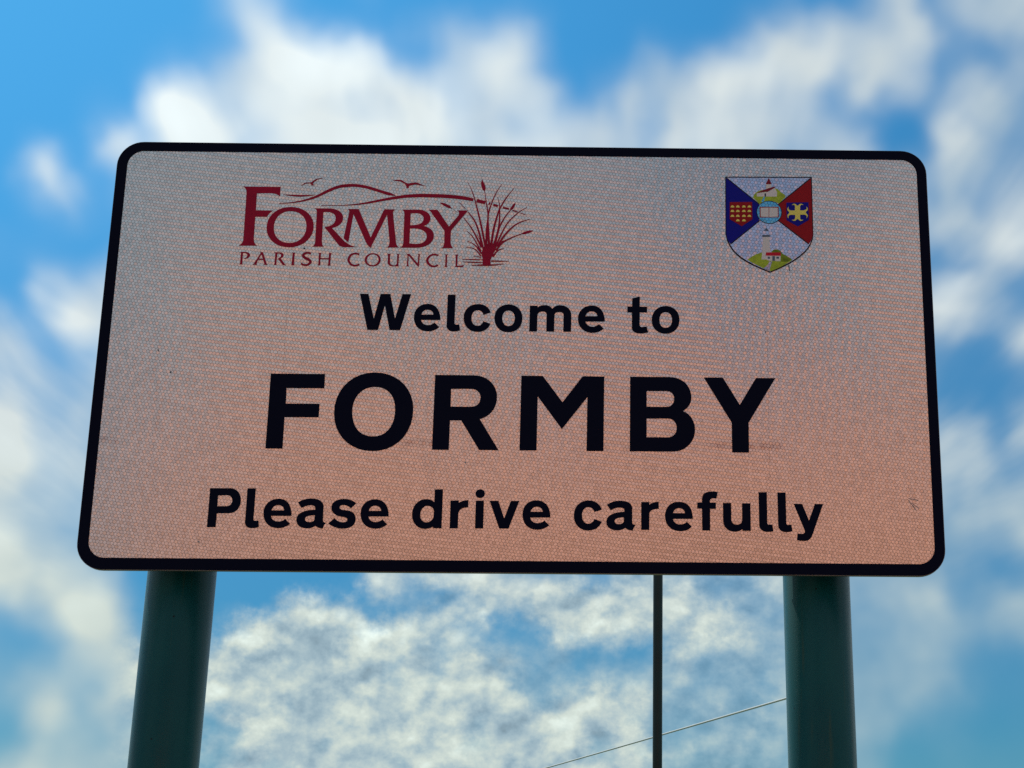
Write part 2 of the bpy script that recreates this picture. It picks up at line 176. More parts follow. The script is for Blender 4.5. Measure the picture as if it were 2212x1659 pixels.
MARKS = [
    "K 6906 1367 6 7079 1334 6",
    "K 6909 1328 6 7037 1152 6",
    "K 6970 1279 5 7086 1182 5",
    "K -6435 3974 11 -6418 3938 11",
    "K -889 1951 10 -864 1931 10",
    "K -5436 501 10 -5411 486 10",
    "K 4898 5711 12 4910 5593 10",
]
# cloud cover (first) and cloud brightness (second), 0..99, one row per elevation, azimuth left to right
AZ0, AZ1, AZ2, EL0, EL1 = -24.5, -4.0000, 16.5, 2.0, 32.5
CLOUDS_A = [
    ("5858585858585855695658657071736263606266646063656972707071706867", "6059595858575656565656575757575858595960606061616161616161616161"),
    ("7676757575757573735769727773736466646466636062646972717171706767", "6059595858575656565656565657575858595960606161616162626262616161"),
    ("0102030304050410484046355765635853485566626068727171696972716969", "6060595858575756565756555657575859596060606161616262626262626161"),
    ("3735343331312734679932747367686259536171626173777370686768707471", "6160605958585858595857575757585859596060616161626262626262626261"),
    ("2830313334363550615046305876757475757371646269717071716455678166", "6161606059585857585858585858585959606061616162626263636363626262"),
    ("2020201919171900000353748586898785818280777265718790876643567044", "6262616160595856555760595858596060606161626262636363636363636362"),
    ("3125211713131032418896948944402818092136769289816856454141556644", "6363636262626262626566636161616161616162626363636464646464646363"),
    ("9999999999979492997975590700180300000013395053554941334150596453", "6464646465656667676667656262626262626263636364646464656564646463"),
    ("8790919394969676584928110603030000000000000000084259757471696869", "6666666666676767676665646363636363636364646465656565656565656564"),
    ("6665646363656454645032382409000000000000000000224650555556565764", "6767676868686868676766656464646464646465656566666666666666666565"),
    ("9289888684847665544740423533343230292826252423354546494949494953", "6868696970707170696867666665656565656666666667676767676767676666"),
    ("9799999999999965506868574341414040404040393939424543434343434342", "6969697070717171706868676767676767676767676868686868686868686767"),
    ("9192939391997452614735434644454545454545454545444444444444444445", "6969697070706969686767676767686868686869696969696969696969696868"),
    ("4249545964684848396355454444444444444444444444444444444444444444", "7070707070696968666566676768696969697070707071717171717070707069"),
    ("7366625954556654444551524344444444444444444444444444444444444444", "7070707070707069676666676869707070717171727272727272727271717170"),
    ("7079828184773305151536434444444444444444444444444444444444444444", "7171717171717171717171707071717172727373737373737373737373727271"),
    ("0001101531020042919578484344444444444444444444444444444444444444", "7272727171717172737373737272727373747474757575757575747474737372"),
    ("0504010000004553506768514244444444444444444444444444444444444444", "7373737372727273737373737374747575767676767676767676757575747473"),
    ("0608080809060805031236424444444444444444444444444444444444444444", "7474747575757575747474747575767777777878787878777777777676757574"),
    ("0000000000000000000016414544444444444444444444444444444444444444", "7576777879797979787777777778797979797979797979787878777777767675"),
    ("0000000000155077270424454343444444444445454545454545454545444444", "7677787980818181808079808081818181818181808080797979787877777676"),
    ("0000000000689500000028454448444443424242424141414040404142434343", "7778798081818181818181828384848383828281818080808079797878777777"),
    ("0000000000000000139994358789817376747270676462606059605552494545", "7878798080818181818283858687868584838382818080808080807978787777"),
    ("0000000000000000120807229399999565619096939797998987819973608194", "7878798080808181828385878990898584848381807979798080818179777678"),
    ("0000000000000000000003669992645674908776877766566991998164837055", "7879797980808181828384868788838083838381787877767881838481747477"),
    ("0000000000000000000001051412458287778291918470809996855955657674", "7879797980808181828383838279767679838687868482767981828380767676"),
    ("0000000000000000000000000000001571999999999999892000004066829182", "7879797980808181828282828180808083858692989594938882777475787978"),
    ("0000000000000000000000000004205472632403000000000828154437185775", "7879797980808181818282828282828384858586919291898579747272767878"),
    ("0000000000000000000000000002223445080000000408060000000000000000", "7879797980808181818282828283838485858687888887858379767574757677"),
    ("0000000000000000000000000006254055150000000406040200000000000005", "7878797980808081818182828283838484858586868685848280787776767676"),
    ("0000000000000000000000000109274146100000000506040100000000000004", "7878797979808080818181828282838384848484848483828180797877777676"),
    ("0000000000000000000000000113304340090000000606040100000000000005", "7878787979798080808181818282828283838383838282818180797878777676"),
]
CLOUDS_B = [
    ("6768686969696969686658535150515151494644280908111111111111111111", "6160605958585756565554535352525151515050505050505050505151515252"),
    ("6767676768686867676558535149505151494643291010111111121212121212", "6160605958585756555554535252515150505050505050505050505050515152"),
    ("6970727373737372716759545150525252514945340800071309080707070707", "6161605959585756555554535252515050505050505050505050505050515152"),
    ("7168707172737373716758535051555656565756514930150900010403030303", "6161606059585756565554535252515050505049494950505050505051515252"),
    ("6649413740424243464848494951545555555557574753574421050809090909", "6261616059585857565554535352515150504949484849505050505151525252"),
    ("4420192130363538475565654843454750515147475053463116071010101010", "6262616060595857565554545352525151504948484849505151515252525253"),
    ("4428435459636263666872695547444345464553393935494749403849485052", "6362626160595958575655545353525251515151515253535352525252525253"),
    ("5348688283848584807673686054484546464548495979602815436773706968", "6363626261605958575756555453535252525252525557565452525252525353"),
    ("6968564845434750505362635049606464646753575259653134350600000000", "6464636262616059585757565554545353525252535556545151535454535354"),
    ("6467615753525658575866675955565656565658565859544756223977727680", "6565646363626160595857575655555453535353535351494849545454545455"),
    ("5355514947474950505155565250505050504949494945614558635759565655", "6665656464636261605959585756565555545454535352505051535455555656"),
    ("4241424343434343434241414242434343434343434442554949526064646463", "6766666565646362616160595858575656555555555555555657585757575858"),
    ("4545444444444444444445454544444444444444444754647666623220171818", "6868676666656463636261606059585857575756565757596061616059595959"),
    ("4444444444444444444444444444444444444444444447375555800684818078", "6969686767666565646362626160605959585857575757586061605959595959"),
    ("4444444444444444444444444444444444444444444341342614040618161309", "7070696968676666656464636261616060595958585755535252555859606060"),
    ("4444444444444444444444444444444444444444454240261815180607121522", "7171707069686867666565646363626261616059585755525050535962636362"),
    ("4444444444444444444444444444444444444444444345321712032380999899", "7272717170696968676766656564636362626161616059585758616465656464"),
    ("4444444444444444444444444444444444444444434654749386785633282519", "7373727271707069686867666665656464636363636365676969676565656564"),
    ("4444444444444444444444444444444444444444444548576260707039152326", "7474737372717070696968676766666565646464646567697071676363646565"),
    ("4444444444444444444444444444444444444444444342150000004151686666", "7575747373727170706969686867676666656565656566676764616064676766"),
    ("4444444444444444444444444444444444444444434448608189857999606970", "7675757473727171707069696968686767666665656565656564656871706967"),
    ("4343434344444444424344444343434343434444464849485468722249675750", "7776757573727171707070696969696868676666656565656464656769686766"),
    ("4547474645444345534646464645474746464643342929333689607253484950", "7777777574727170696970707070706969686766666565646464646464656464"),
    ("9488817872696559357165687889817771565766631700000076998042384140", "7879787773706968686970717272717069686766666565646464656462616262"),
    ("5554667062765059188761788483868273645251180000000225394199605053", "7779797670686767656669727373727170686766666565656464646158585960"),
    ("7485671700192986345763708276727264564300449950566210406033405045", "7677767369686764616064707273737269676666666565656564625958595960"),
    ("8251090000000000564641658899998469889971668594632412140000102830", "7877757370686562606062677174757468666666666566666665636159585959"),
    ("7562250000000000000100000007357499693178525855799841326569686868", "7877767471696764636365687072716967676766666666676766656459585859"),
    ("0000000000000000000000000000000002160000004470822020607067736466", "7776757472706967676767686969696868676766666665666665656562606060"),
    ("0501000000000000000000000000010606000109025174824622506965736466", "7676757473717069696868696969686868676766666666666565656463626262"),
    ("0400000000000000000000000000010406040107024471814918487164756466", "7675757473727170706969696968686868676766666666666565656464636363"),
    ("0500000000000000000000000000010406030106034070805814437262756566", "7675747473727171707069696968686868676767666666666565656564646464"),
]
# the same at a finer step for the cumulus low over the horizon
LAZ0, LAZ1, LEL0, LEL1 = -16.2, 6.2, 2.6, 11.2
LOW_CLOUDS = [
    ("7171707649999945999797979797999697979996999996996855595757575757", "5959586247515344684852515347724751556247616851486642484747474747"),
    ("7373727656999952999797979796999899999996999999996854545758575757", "6261616349505247664951515245744450586348616852496641444647464747"),
    ("6364646958409999979797979799979663999795999928996854825358575758", "5051525262465737405354544877397453495539627244476542704347474747"),
    ("6059576709999997969899989999969999979799999999996754535758575756", "5756555639597055425865596669387161424465695232755943434747464645"),
    ("9896949589999998979698979599999895999589959499996675555858556776", "4950515062476954474554503471636044506450597253675962454747455564"),
    ("9999999999979798979899999899979699997242716299607450565858556573", "6664636173515458535973625271514360705439605363545840464747455461"),
    ("9999999999959798979798969899999999837347552635384667645560576267", "6769697342344655484651435957606063534945564943444646534448465156"),
    ("0912140995999997959499999995507863664310500045560037775549535655", "4544444368788045433184596144425861535249545055565143664842454644"),
    ("0000000038829999989999999984997822020016997299735170928986805459", "5757575547576657304571686961675240536144646063616560526557564548"),
    ("0000000000000067997899000040839498913482999999849999999999645555", "5454545555554554995772395446527270554742704684435453616867494544"),
    ("0000000000000000000000996808006299999999999999999999738061506171", "5555545454555653475251645947435771554869546374646662626246424959"),
    ("0000000000000000000000886567997581996355663026705879675555627372", "5454545454545455565554615548715058574548445150484664584545506160"),
    ("0000000000000000000002906354956784996254662317675175715458617471", "5454545454545454545454625448684960574647465050464363594347496259"),
    ("0000000000000000000010886257996487996055662420685376715457607471", "5454545454545454555455625349684862564647465050464463594446496259"),
]

# ------------------------------------------------------------------ scene, camera, sky, sun
for o in list(bpy.data.objects):
    bpy.data.objects.remove(o)
scene = bpy.context.scene
COL = scene.collection
random.seed(7)

cam_data = bpy.data.cameras.new("camera")
cam = bpy.data.objects.new("camera", cam_data)
COL.objects.link(cam)
cam_data.sensor_fit = 'HORIZONTAL'
cam_data.sensor_width = 36.0
cam_data.lens = CAM_LENS
cam_data.shift_x = CAM_SHIFT
cam_data.clip_start = 0.05
cam_data.clip_end = 6000.0
_r = Matrix(CAM_ROT)                      # columns: right, forward, up
right, fwd, up = _r.col[0], _r.col[1], _r.col[2]
m = Matrix((right, up, -fwd)).transposed().to_4x4()
m.translation = Vector(CAM_LOC)
cam.matrix_world = m
scene.camera = cam

SUN_AZ, SUN_EL = math.radians(-34.0), math.radians(48.0)     # azimuth from +Y towards +X
sun_dir = Vector((math.sin(SUN_AZ) * math.cos(SUN_EL), math.cos(SUN_AZ) * math.cos(SUN_EL), math.sin(SUN_EL)))
sun_data = bpy.data.lights.new("sun", 'SUN')
sun_data.energy = 5.0
sun_data.angle = math.radians(0.5)
sun_data.color = (1.0, 0.95, 0.87)
sun = bpy.data.objects.new("sun", sun_data)
COL.objects.link(sun)
sun.rotation_euler = sun_dir.to_track_quat('Z', 'Y').to_euler()

scene.view_settings.view_transform = 'Standard'
scene.view_settings.look = 'None'
scene.view_settings.exposure = 0.0
scene.view_settings.gamma = 1.0
scene.view_settings.use_curve_mapping = False
scene.cycles.max_bounces = 4
scene.cycles.diffuse_bounces = 2
scene.cycles.use_denoising = False


class Nodes:
    """Small helper for wiring shader nodes."""
    def __init__(self, tree):
        self.t = tree
        tree.nodes.clear()

    def new(self, kind, ins=None, **props):
        n = self.t.nodes.new(kind)
        for k, v in props.items():
            setattr(n, k, v)
        for k, v in (ins or {}).items():
            s = n.inputs[k]
            if isinstance(v, bpy.types.NodeSocket):
                self.t.links.new(v, s)
            else:
                s.default_value = v
        return n

    def math(self, op, a, b=0.0, c=0.0, clamp=False):
        return self.new('ShaderNodeMath', {0: a, 1: b, 2: c}, operation=op, use_clamp=clamp).outputs[0]

    def vec(self, op, a, b=(0, 0, 0), out=0):
        return self.new('ShaderNodeVectorMath', {0: a, 1: b}, operation=op).outputs[out]

    def ramp01(self, v, a, b, lo=0.0, hi=1.0, smooth=True):
        return self.new('ShaderNodeMapRange', {0: v, 1: a, 2: b, 3: lo, 4: hi},
                        interpolation_type='SMOOTHSTEP' if smooth else 'LINEAR').outputs[0]

    def mix(self, f, a, b, blend='MIX'):
        n = self.t.nodes.new('ShaderNodeMix')
        n.data_type = 'RGBA'
        n.blend_type = blend
        for k, v in ((0, f), (6, a), (7, b)):
            if isinstance(v, bpy.types.NodeSocket):
                self.t.links.new(v, n.inputs[k])
            else:
                n.inputs[k].default_value = v if k == 0 else (*v[:3], 1.0)
        return n.outputs[2]


world = bpy.data.worlds.new("World")
scene.world = world
world.use_nodes = True
N = Nodes(world.node_tree)


def build_sky():
    d = N.new('ShaderNodeTexCoord').outputs['Generated']
    sep = N.new('ShaderNodeSeparateXYZ', {0: d})
    X, Y, Zc = sep.outputs
    # gentle warping keeps the cloud edges uneven
    w1 = N.new('ShaderNodeTexNoise', {'Vector': d, 'Scale': 24.0, 'Detail': 2.0, 'Roughness': 0.5}).outputs['Color']
    wv = N.vec('SUBTRACT', w1, (0.5, 0.5, 0.5))
    wsep = N.new('ShaderNodeSeparateXYZ', {0: wv})
    az = N.math('MULTIPLY', N.math('ARCTAN2', X, Y), 180 / math.pi)
    el = N.math('MULTIPLY', N.math('ARCSINE', Zc), 180 / math.pi)
    azw = N.math('MULTIPLY_ADD', wsep.outputs[0], 1.5, az)
    elw = N.math('MULTIPLY_ADD', wsep.outputs[1], 1.3, el)

    def set_ramp(node, cols):
        cr = node.color_ramp
        cr.interpolation = 'B_SPLINE'
        while len(cr.elements) < len(cols):
            cr.elements.new(1.0)
        for i, c in enumerate(cols):
            cr.elements[i].position = i / (len(cols) - 1)
        for i, c in enumerate(cols):
            cr.elements[i].color = (c[0], c[1], 0, 1)

    def row_group(j, n, row):
        """One elevation row of a cloud chart: its cover and brightness along azimuth, weighted by nearness to the row."""
        g = bpy.data.node_groups.new('cloud_row', 'ShaderNodeTree')
        g.interface.new_socket('azimuth', in_out='INPUT', socket_type='NodeSocketFloat')
        g.interface.new_socket('elevation', in_out='INPUT', socket_type='NodeSocketFloat')
        g.interface.new_socket('sum', in_out='INPUT', socket_type='NodeSocketColor')
        g.interface.new_socket('sum', in_out='OUTPUT', socket_type='NodeSocketColor')
        G = Nodes(g)
        cs, bs = row
        gi = G.new('NodeGroupInput').outputs
        r = G.new('ShaderNodeValToRGB', {0: gi[0]})
        set_ramp(r, [(int(cs[2 * i:2 * i + 2]) / 99, int(bs[2 * i:2 * i + 2]) / 99) for i in range(len(cs) // 2)])
        e = G.new('ShaderNodeValToRGB', {0: gi[1]})
        set_ramp(e, [((1.0, 1.0) if k == j else (0.0, 0.0)) for k in range(n)])
        out = G.mix(1.0, gi[2], G.mix(1.0, r.outputs[0], e.outputs[0], 'MULTIPLY'), 'ADD')
        G.new('NodeGroupOutput', {0: out})
        return g

    def cloud_map(rows, u, v, a0, a1, e0, e1):
        """Cloud cover and brightness charted by azimuth and elevation, smoothly interpolated."""
        ta = N.new('ShaderNodeMapRange', {0: u, 1: a0, 2: a1}).outputs[0]
        te = N.new('ShaderNodeMapRange', {0: v, 1: e0, 2: e1}).outputs[0]
        acc = (0, 0, 0, 1)
        for j, row in enumerate(rows):
            acc = N.new('ShaderNodeGroup', node_tree=row_group(j, len(rows), row))
            acc.inputs[2].default_value = (0, 0, 0, 1)
            N.t.links.new(ta, acc.inputs[0])
            N.t.links.new(te, acc.inputs[1])
            if j:
                N.t.links.new(last, acc.inputs[2])
            last = acc.outputs[0]
        asep = N.new('ShaderNodeSeparateColor', {0: last})
        return asep.outputs[0], asep.outputs[1]

    ca, ba = cloud_map(CLOUDS_A, azw, elw, AZ0, AZ1, EL0, EL1)
    cb, bb = cloud_map(CLOUDS_B, azw, elw, AZ1, AZ2, EL0, EL1)
    east = N.ramp01(azw, AZ1 - 0.4, AZ1 + 0.4)
    west = N.math('SUBTRACT', 1.0, east)
    cover = N.math('ADD', N.math('MULTIPLY', ca, west), N.math('MULTIPLY', cb, east))
    bright = N.math('ADD', N.math('MULTIPLY', ba, west), N.math('MULTIPLY', bb, east))
    w2 = N.new('ShaderNodeTexNoise', {'Vector': d, 'Scale': 70.0, 'Detail': 7.0, 'Roughness': 0.62}).outputs['Color']
    w2 = N.new('ShaderNodeSeparateXYZ', {0: N.vec('SUBTRACT', w2, (0.5, 0.5, 0.5))})
    low_cover, low_bright = cloud_map(LOW_CLOUDS, N.math('MULTIPLY_ADD', w2.outputs[0], 1.8, az),
                                      N.math('MULTIPLY_ADD', w2.outputs[1], 1.5, el), LAZ0, LAZ1, LEL0, LEL1)
    low = N.math('MULTIPLY', N.ramp01(el, LEL1 + 1.5, LEL1 - 0.5),
                 N.math('MULTIPLY', N.ramp01(az, LAZ0 - 1.0, LAZ0 + 1.0), N.ramp01(az, LAZ1 + 1.0, LAZ1 - 1.0)))
    nolow = N.math('SUBTRACT', 1.0, low)
    cover = N.math('ADD', N.math('MULTIPLY', cover, nolow), N.math('MULTIPLY', low_cover, low))
    bright = N.math('ADD', N.math('MULTIPLY', bright, nolow), N.math('MULTIPLY', low_bright, low))
    # the mapped clouds fade into the same kind of broken cloud all over the rest of the sky
    inside = N.math('MULTIPLY',
                    N.math('MULTIPLY', N.ramp01(az, AZ0 - 6, AZ0 + 1), N.ramp01(az, AZ2 + 6, AZ2 - 1)),
                    N.math('MULTIPLY', N.ramp01(el, EL1 + 6, EL1 - 1), N.ramp01(el, -6, EL0)))
    far = N.new('ShaderNodeTexNoise', {'Vector': d, 'Scale': 4.5, 'Detail': 3.0, 'Roughness': 0.5, 'Distortion': 0.4}).outputs[0]
    far = N.ramp01(far, 0.32, 0.58)
    cover = N.math('ADD', N.math('MULTIPLY', cover, inside),
                   N.math('MULTIPLY', N.math('MULTIPLY', far, 0.92), N.math('SUBTRACT', 1.0, inside)))
    bright = N.math('ADD', N.math('MULTIPLY', bright, inside),
                    N.math('MULTIPLY', 0.54, N.math('SUBTRACT', 1.0, inside)))
    # soft billows, and crisper cumulus texture low over the horizon ahead
    soft = N.new('ShaderNodeTexNoise', {'Vector': d, 'Scale': 26.0, 'Detail': 2.0, 'Roughness': 0.45}).outputs[0]
    # wind-drawn streaks: noise on the level cloud layer, stretched along the wind, so they run together towards the horizon
    zc = N.math('MAXIMUM', Zc, 0.06)
    across = N.math('MULTIPLY_ADD', N.math('DIVIDE', Y, zc), 0.08, N.math('DIVIDE', X, zc))
    layer = N.new('ShaderNodeCombineXYZ', {0: N.math('MULTIPLY', across, 5.5), 1: N.math('MULTIPLY', N.math('DIVIDE', Y, zc), 1.1), 2: 0.0}).outputs[0]
    streak = N.new('ShaderNodeTexNoise', {'Vector': layer, 'Scale': 1.0, 'Detail': 3.0, 'Roughness': 0.5, 'Distortion': 0.3}).outputs[0]
    sw = N.ramp01(el, 7.0, 16.0, 0.0, 0.8)                  # foreshortened to nothing near the horizon
    soft = N.math('ADD', N.math('MULTIPLY', soft, N.math('SUBTRACT', 1.0, sw)), N.math('MULTIPLY', streak, sw))
    stretch = N.vec('MULTIPLY', d, (1.0, 1.0, 1.25))
    wob = N.new('ShaderNodeTexNoise', {'Vector': stretch, 'Scale': 60.0, 'Detail': 3.0}).outputs['Color']
    wob = N.vec('ADD', stretch, N.vec('MULTIPLY', wob, (0.02, 0.02, 0.02)))
    puff = N.new('ShaderNodeTexVoronoi', {'Vector': wob, 'Scale': 34.0, 'Detail': 1.0, 'Roughness': 0.55}).outputs['Distance']

    def grain(v):
        return N.new('ShaderNodeTexNoise', {'Vector': v, 'Scale': 36.0, 'Detail': 7.0, 'Roughness': 0.55}).outputs[0]

    g0 = grain(stretch)
    crisp = N.math('ADD', N.math('MULTIPLY', g0, 0.55), N.math('MULTIPLY', N.math('SUBTRACT', 1.0, puff), 0.45))
    crisp_up = N.math('ADD', N.math('SUBTRACT', crisp, g0), grain(N.vec('ADD', stretch, (-0.004, 0, 0.010))))
    detail = N.math('ADD', N.math('MULTIPLY', N.math('SUBTRACT', soft, 0.5), N.math('MULTIPLY', N.math('MULTIPLY_ADD', nolow, 0.60, 0.10), N.ramp01(el, 6.0, 18.0, 0.55, 1.35))),
                    N.math('MULTIPLY', N.math('MULTIPLY', N.math('SUBTRACT', crisp, 0.40), N.ramp01(bright, 0.42, 0.56, 0.22, 0.80)), low))
    edge = N.ramp01(cover, 0.02, 0.35)                       # clear sky stays clear
    cover2 = N.math('ADD', cover, N.math('MULTIPLY', detail, edge), clamp=True)
    alpha = N.math('POWER', N.ramp01(cover2, 0.0, 0.86, smooth=False), 1.25)
    alpha = N.math('ADD', N.math('MULTIPLY', alpha, nolow), N.math('MULTIPLY', N.math('POWER', N.ramp01(cover2, 0.02, 0.90, smooth=False), 1.15), low))
    # cloud brightness: thick and sun-facing parts brighter, undersides greyer
    relief = N.math('MULTIPLY', N.math('SUBTRACT', crisp, crisp_up), low)
    b = N.math('MULTIPLY', bright, N.math('MULTIPLY_ADD', N.math('SUBTRACT', soft, 0.5), N.math('MULTIPLY_ADD', nolow, 0.45, 0.1), 1.0))
    b = N.math('MULTIPLY', b, N.math('MULTIPLY_ADD', relief, 1.7, 1.0))
    b = N.math('MAXIMUM', b, 0.12)
    lit = N.mix(N.ramp01(el, 6.0, 17.0), (0.88, 1.0, 0.92), (0.90, 1.0, 1.02))
    tone = N.mix(N.ramp01(b, 0.34, 0.72), (0.69, 1.0, 1.20), lit)       # shaded cloud is bluer
    cloud = N.new('ShaderNodeVectorMath', {0: tone}, operation='SCALE')
    N.t.links.new(N.math('MULTIPLY', b, 10.5), cloud.inputs['Scale'])
    sky = N.new('ShaderNodeTexSky', sky_type='NISHITA', sun_disc=False, sun_elevation=SUN_EL, sun_rotation=SUN_AZ,
                altitude=0.0, air_density=1.0, dust_density=0.4, ozone_density=4.0).outputs[0]
    # the picture's colour rendering: deep saturated blue, the pale band over the horizon held back all the way round
    blue = N.new('ShaderNodeGamma', {'Color': N.vec('MULTIPLY', sky, (0.1, 0.1, 0.1)), 'Gamma': 0.7}).outputs[0]
    grade = N.mix(N.ramp01(el, 3.0, 30.0), (1.50, 5.2, 7.6), (1.72, 7.3, 10.6))
    toward = N.vec('DOT_PRODUCT', N.vec('NORMALIZE', d), tuple(sun_dir), out=1)     # brighter round the sun, deeper away from it
    blue = N.vec('MULTIPLY', blue, grade)
    glow = N.new('ShaderNodeVectorMath', {0: blue}, operation='SCALE')
    N.t.links.new(N.ramp01(toward, 0.68, 0.97, 0.76, 1.02), glow.inputs['Scale'])
    blue = glow.outputs[0]
    colour = N.mix(alpha, blue, cloud.outputs[0])
    bg = N.new('ShaderNodeBackground', {'Color': colour, 'Strength': 0.1})
    N.new('ShaderNodeOutputWorld', {0: bg.outputs[0]})


build_sky()


# ------------------------------------------------------------------ helpers
def tag(o, label=None, cat=None, group=None, kind=None):
    for k, v in (('label', label), ('category', cat), ('group', group), ('kind', kind)):
        if v:
            o[k] = v
    return o


def empty(name, loc=(0, 0, 0)):
    o = bpy.data.objects.new(name, None)
    o.location = loc
    o.empty_display_size = 0.2
    COL.objects.link(o)
    return o


def link(name, bm, material, parent=None, smooth=False):
    me = bpy.data.meshes.new(name)
    bm.normal_update()
    bm.to_mesh(me)
    bm.free()
    if material:
        me.materials.append(material)
    if smooth:
        for p in me.polygons:
            p.use_smooth = True
    o = bpy.data.objects.new(name, me)
    COL.objects.link(o)
    if parent:
        o.parent = parent
    return o


def box(bm, lo, hi):
    v = [bm.verts.new((x, y, z)) for x in (lo[0], hi[0]) for y in (lo[1], hi[1]) for z in (lo[2], hi[2])]
    for q in ((0, 1, 3, 2), (4, 6, 7, 5), (0, 4, 5, 1), (2, 3, 7, 6), (0, 2, 6, 4), (1, 5, 7, 3)):
        bm.faces.new([v[i] for i in q])


def tube(bm, pts, radii, seg=24, cap=True):
    rings = []
    for i, p in enumerate(pts):
        p = Vector(p)
        a = Vector(pts[max(i - 1, 0)])
        b = Vector(pts[min(i + 1, len(pts) - 1)])
        t = (b - a).normalized()
        s = t.cross(Vector((0, 1, 0)) if abs(t.y) < 0.9 else Vector((0, 0, 1))).normalized()
        u = s.cross(t)
        r = radii[i] if isinstance(radii, (list, tuple)) else radii
        rings.append([bm.verts.new(p + s * r * math.cos(2 * math.pi * k / seg) + u * r * math.sin(2 * math.pi * k / seg))
                      for k in range(seg)])
    for a, b in zip(rings, rings[1:]):
        for k in range(seg):
            bm.faces.new((a[k], a[(k + 1) % seg], b[(k + 1) % seg], b[k]))
    if cap:
        bm.faces.new(rings[0][::-1])
        bm.faces.new(rings[-1])
    bmesh.ops.recalc_face_normals(bm, faces=bm.faces)


def bez(p0, p1, p2, p3, n=9):
    out = []
    for i in range(1, n + 1):
        t = i / n
        a = (1 - t)
        out.append((a ** 3 * p0[0] + 3 * a * a * t * p1[0] + 3 * a * t * t * p2[0] + t ** 3 * p3[0],
                    a ** 3 * p0[1] + 3 * a * a * t * p1[1] + 3 * a * t * t * p2[1] + t ** 3 * p3[1]))
    return out


def stroke(vals):
    """Outline of a tapering brush stroke given as x, y, half width triples."""
    pts = [vals[i:i + 3] for i in range(0, len(vals), 3)]
    fine = []
    for i in range(len(pts) - 1):
        p0, p1, p2, p3 = pts[max(i - 1, 0)], pts[i], pts[i + 1], pts[min(i + 2, len(pts) - 1)]
        n = 1 if len(pts) == 2 else 6
        for k in range(n):
            t = k / n
            fine.append([0.5 * (2 * p1[c] + (p2[c] - p0[c]) * t + (2 * p0[c] - 5 * p1[c] + 4 * p2[c] - p3[c]) * t * t
                                + (3 * p1[c] - p0[c] - 3 * p2[c] + p3[c]) * t ** 3) for c in range(3)])
    fine.append(list(pts[-1]))
    a, b = [], []
    for i, (px, py, w) in enumerate(fine):
        q0, q1 = fine[max(i - 1, 0)], fine[min(i + 1, len(fine) - 1)]
        tx, ty = q1[0] - q0[0], q1[1] - q0[1]
        l = math.hypot(tx, ty) or 1.0
        w = max(w, 4.0)
        a.append((px - ty / l * w, py + tx / l * w))
        b.append((px + ty / l * w, py - tx / l * w))
    return a + b[::-1]


def loops_of(path):
    """Path text (tenths of a millimetre, from the middle of the sign's lower edge) -> point loops in metres."""
    if path[0] == 'K':
        loops = [stroke(list(map(float, path[1:].split())))]
    else:
        tok = path.split()
        loops, cur, i = [], [], 0
        while i < len(tok):
            k = tok[i]
            if k == 'M':
                cur = [(float(tok[i + 1]), float(tok[i + 2]))]
                i += 3
            elif k == 'L':
                cur.append((float(tok[i + 1]), float(tok[i + 2])))
                i += 3
            elif k == 'C':
                a = list(map(float, tok[i + 1:i + 7]))
                cur += bez(cur[-1], a[0:2], a[2:4], a[4:6])
                i += 7
            elif k == 'E':
                x, y, rx, ry = map(float, tok[i + 1:i + 5])
                loops.append([(x + rx * math.cos(2 * math.pi * q / 40), y + ry * math.sin(2 * math.pi * q / 40)) for q in range(40)])
                i += 5
            elif k == 'Z':
                loops.append(cur)
                i += 1
    out = []
    for l in loops:
        l = [(x * 1e-4, y * 1e-4) for x, y in l]
        l2 = [p for q, p in enumerate(l) if (p[0] - l[q - 1][0]) ** 2 + (p[1] - l[q - 1][1]) ** 2 > 1e-12]
        out.append(l2)
    return out


def area(l):
    return 0.5 * sum(l[i - 1][0] * l[i][1] - l[i][0] * l[i - 1][1] for i in range(len(l)))


def inside_loop(p, l):
    c = False
    for i in range(len(l)):
        (x1, y1), (x2, y2) = l[i - 1], l[i]
        if (y1 > p[1]) != (y2 > p[1]) and p[0] < (x2 - x1) * (p[1] - y1) / (y2 - y1) + x1:
            c = not c
    return c


def film(bm, loops, y, thick):
    """A flat cut film on the sign face: front at y, sides back to y + thick; loops inside another loop are holes."""
    outer = [l for l in loops if not any(l is not k and inside_loop(l[0], k) for k in loops)]
    for o in outer:
        grp = [o] + [h for h in loops if h is not o and inside_loop(h[0], o)]
        flat = [p for l in grp for p in l]
        vs = [bm.verts.new((p[0], y, p[1] + SIGN_Z)) for p in flat]
        for t in tessellate_polygon([[Vector((p[0], p[1], 0)) for p in l] for l in grp]):
            a, b, c = (flat[i] for i in t)
            s = (b[0] - a[0]) * (c[1] - a[1]) - (c[0] - a[0]) * (b[1] - a[1])
            if abs(s) < 1e-14:
                continue
            t = t if s > 0 else t[::-1]                 # facing -Y
            try:
                bm.faces.new([vs[i] for i in t])
            except ValueError:
                pass
        base = 0
        for l in grp:
            n = len(l)
            bk = [bm.verts.new((p[0], y + thick, p[1] + SIGN_Z)) for p in l]
            ccw = (area(l) > 0) == (l is o)
            for i in range(n):
                q = [vs[base + i], bk[i], bk[(i + 1) % n], vs[base + (i + 1) % n]]
                bm.faces.new(q if ccw else q[::-1])
            base += n


def rounded(x0, y0, x1, y1, r, n=10):
    pts = []
    for cx, cy, a0 in ((x1 - r, y1 - r, 0), (x0 + r, y1 - r, 90), (x0 + r, y0 + r, 180), (x1 - r, y0 + r, 270)):
        for k in range(n + 1):
            a = math.radians(a0 + 90 * k / n)
            pts.append((cx + r * math.cos(a), cy + r * math.sin(a)))
    return pts


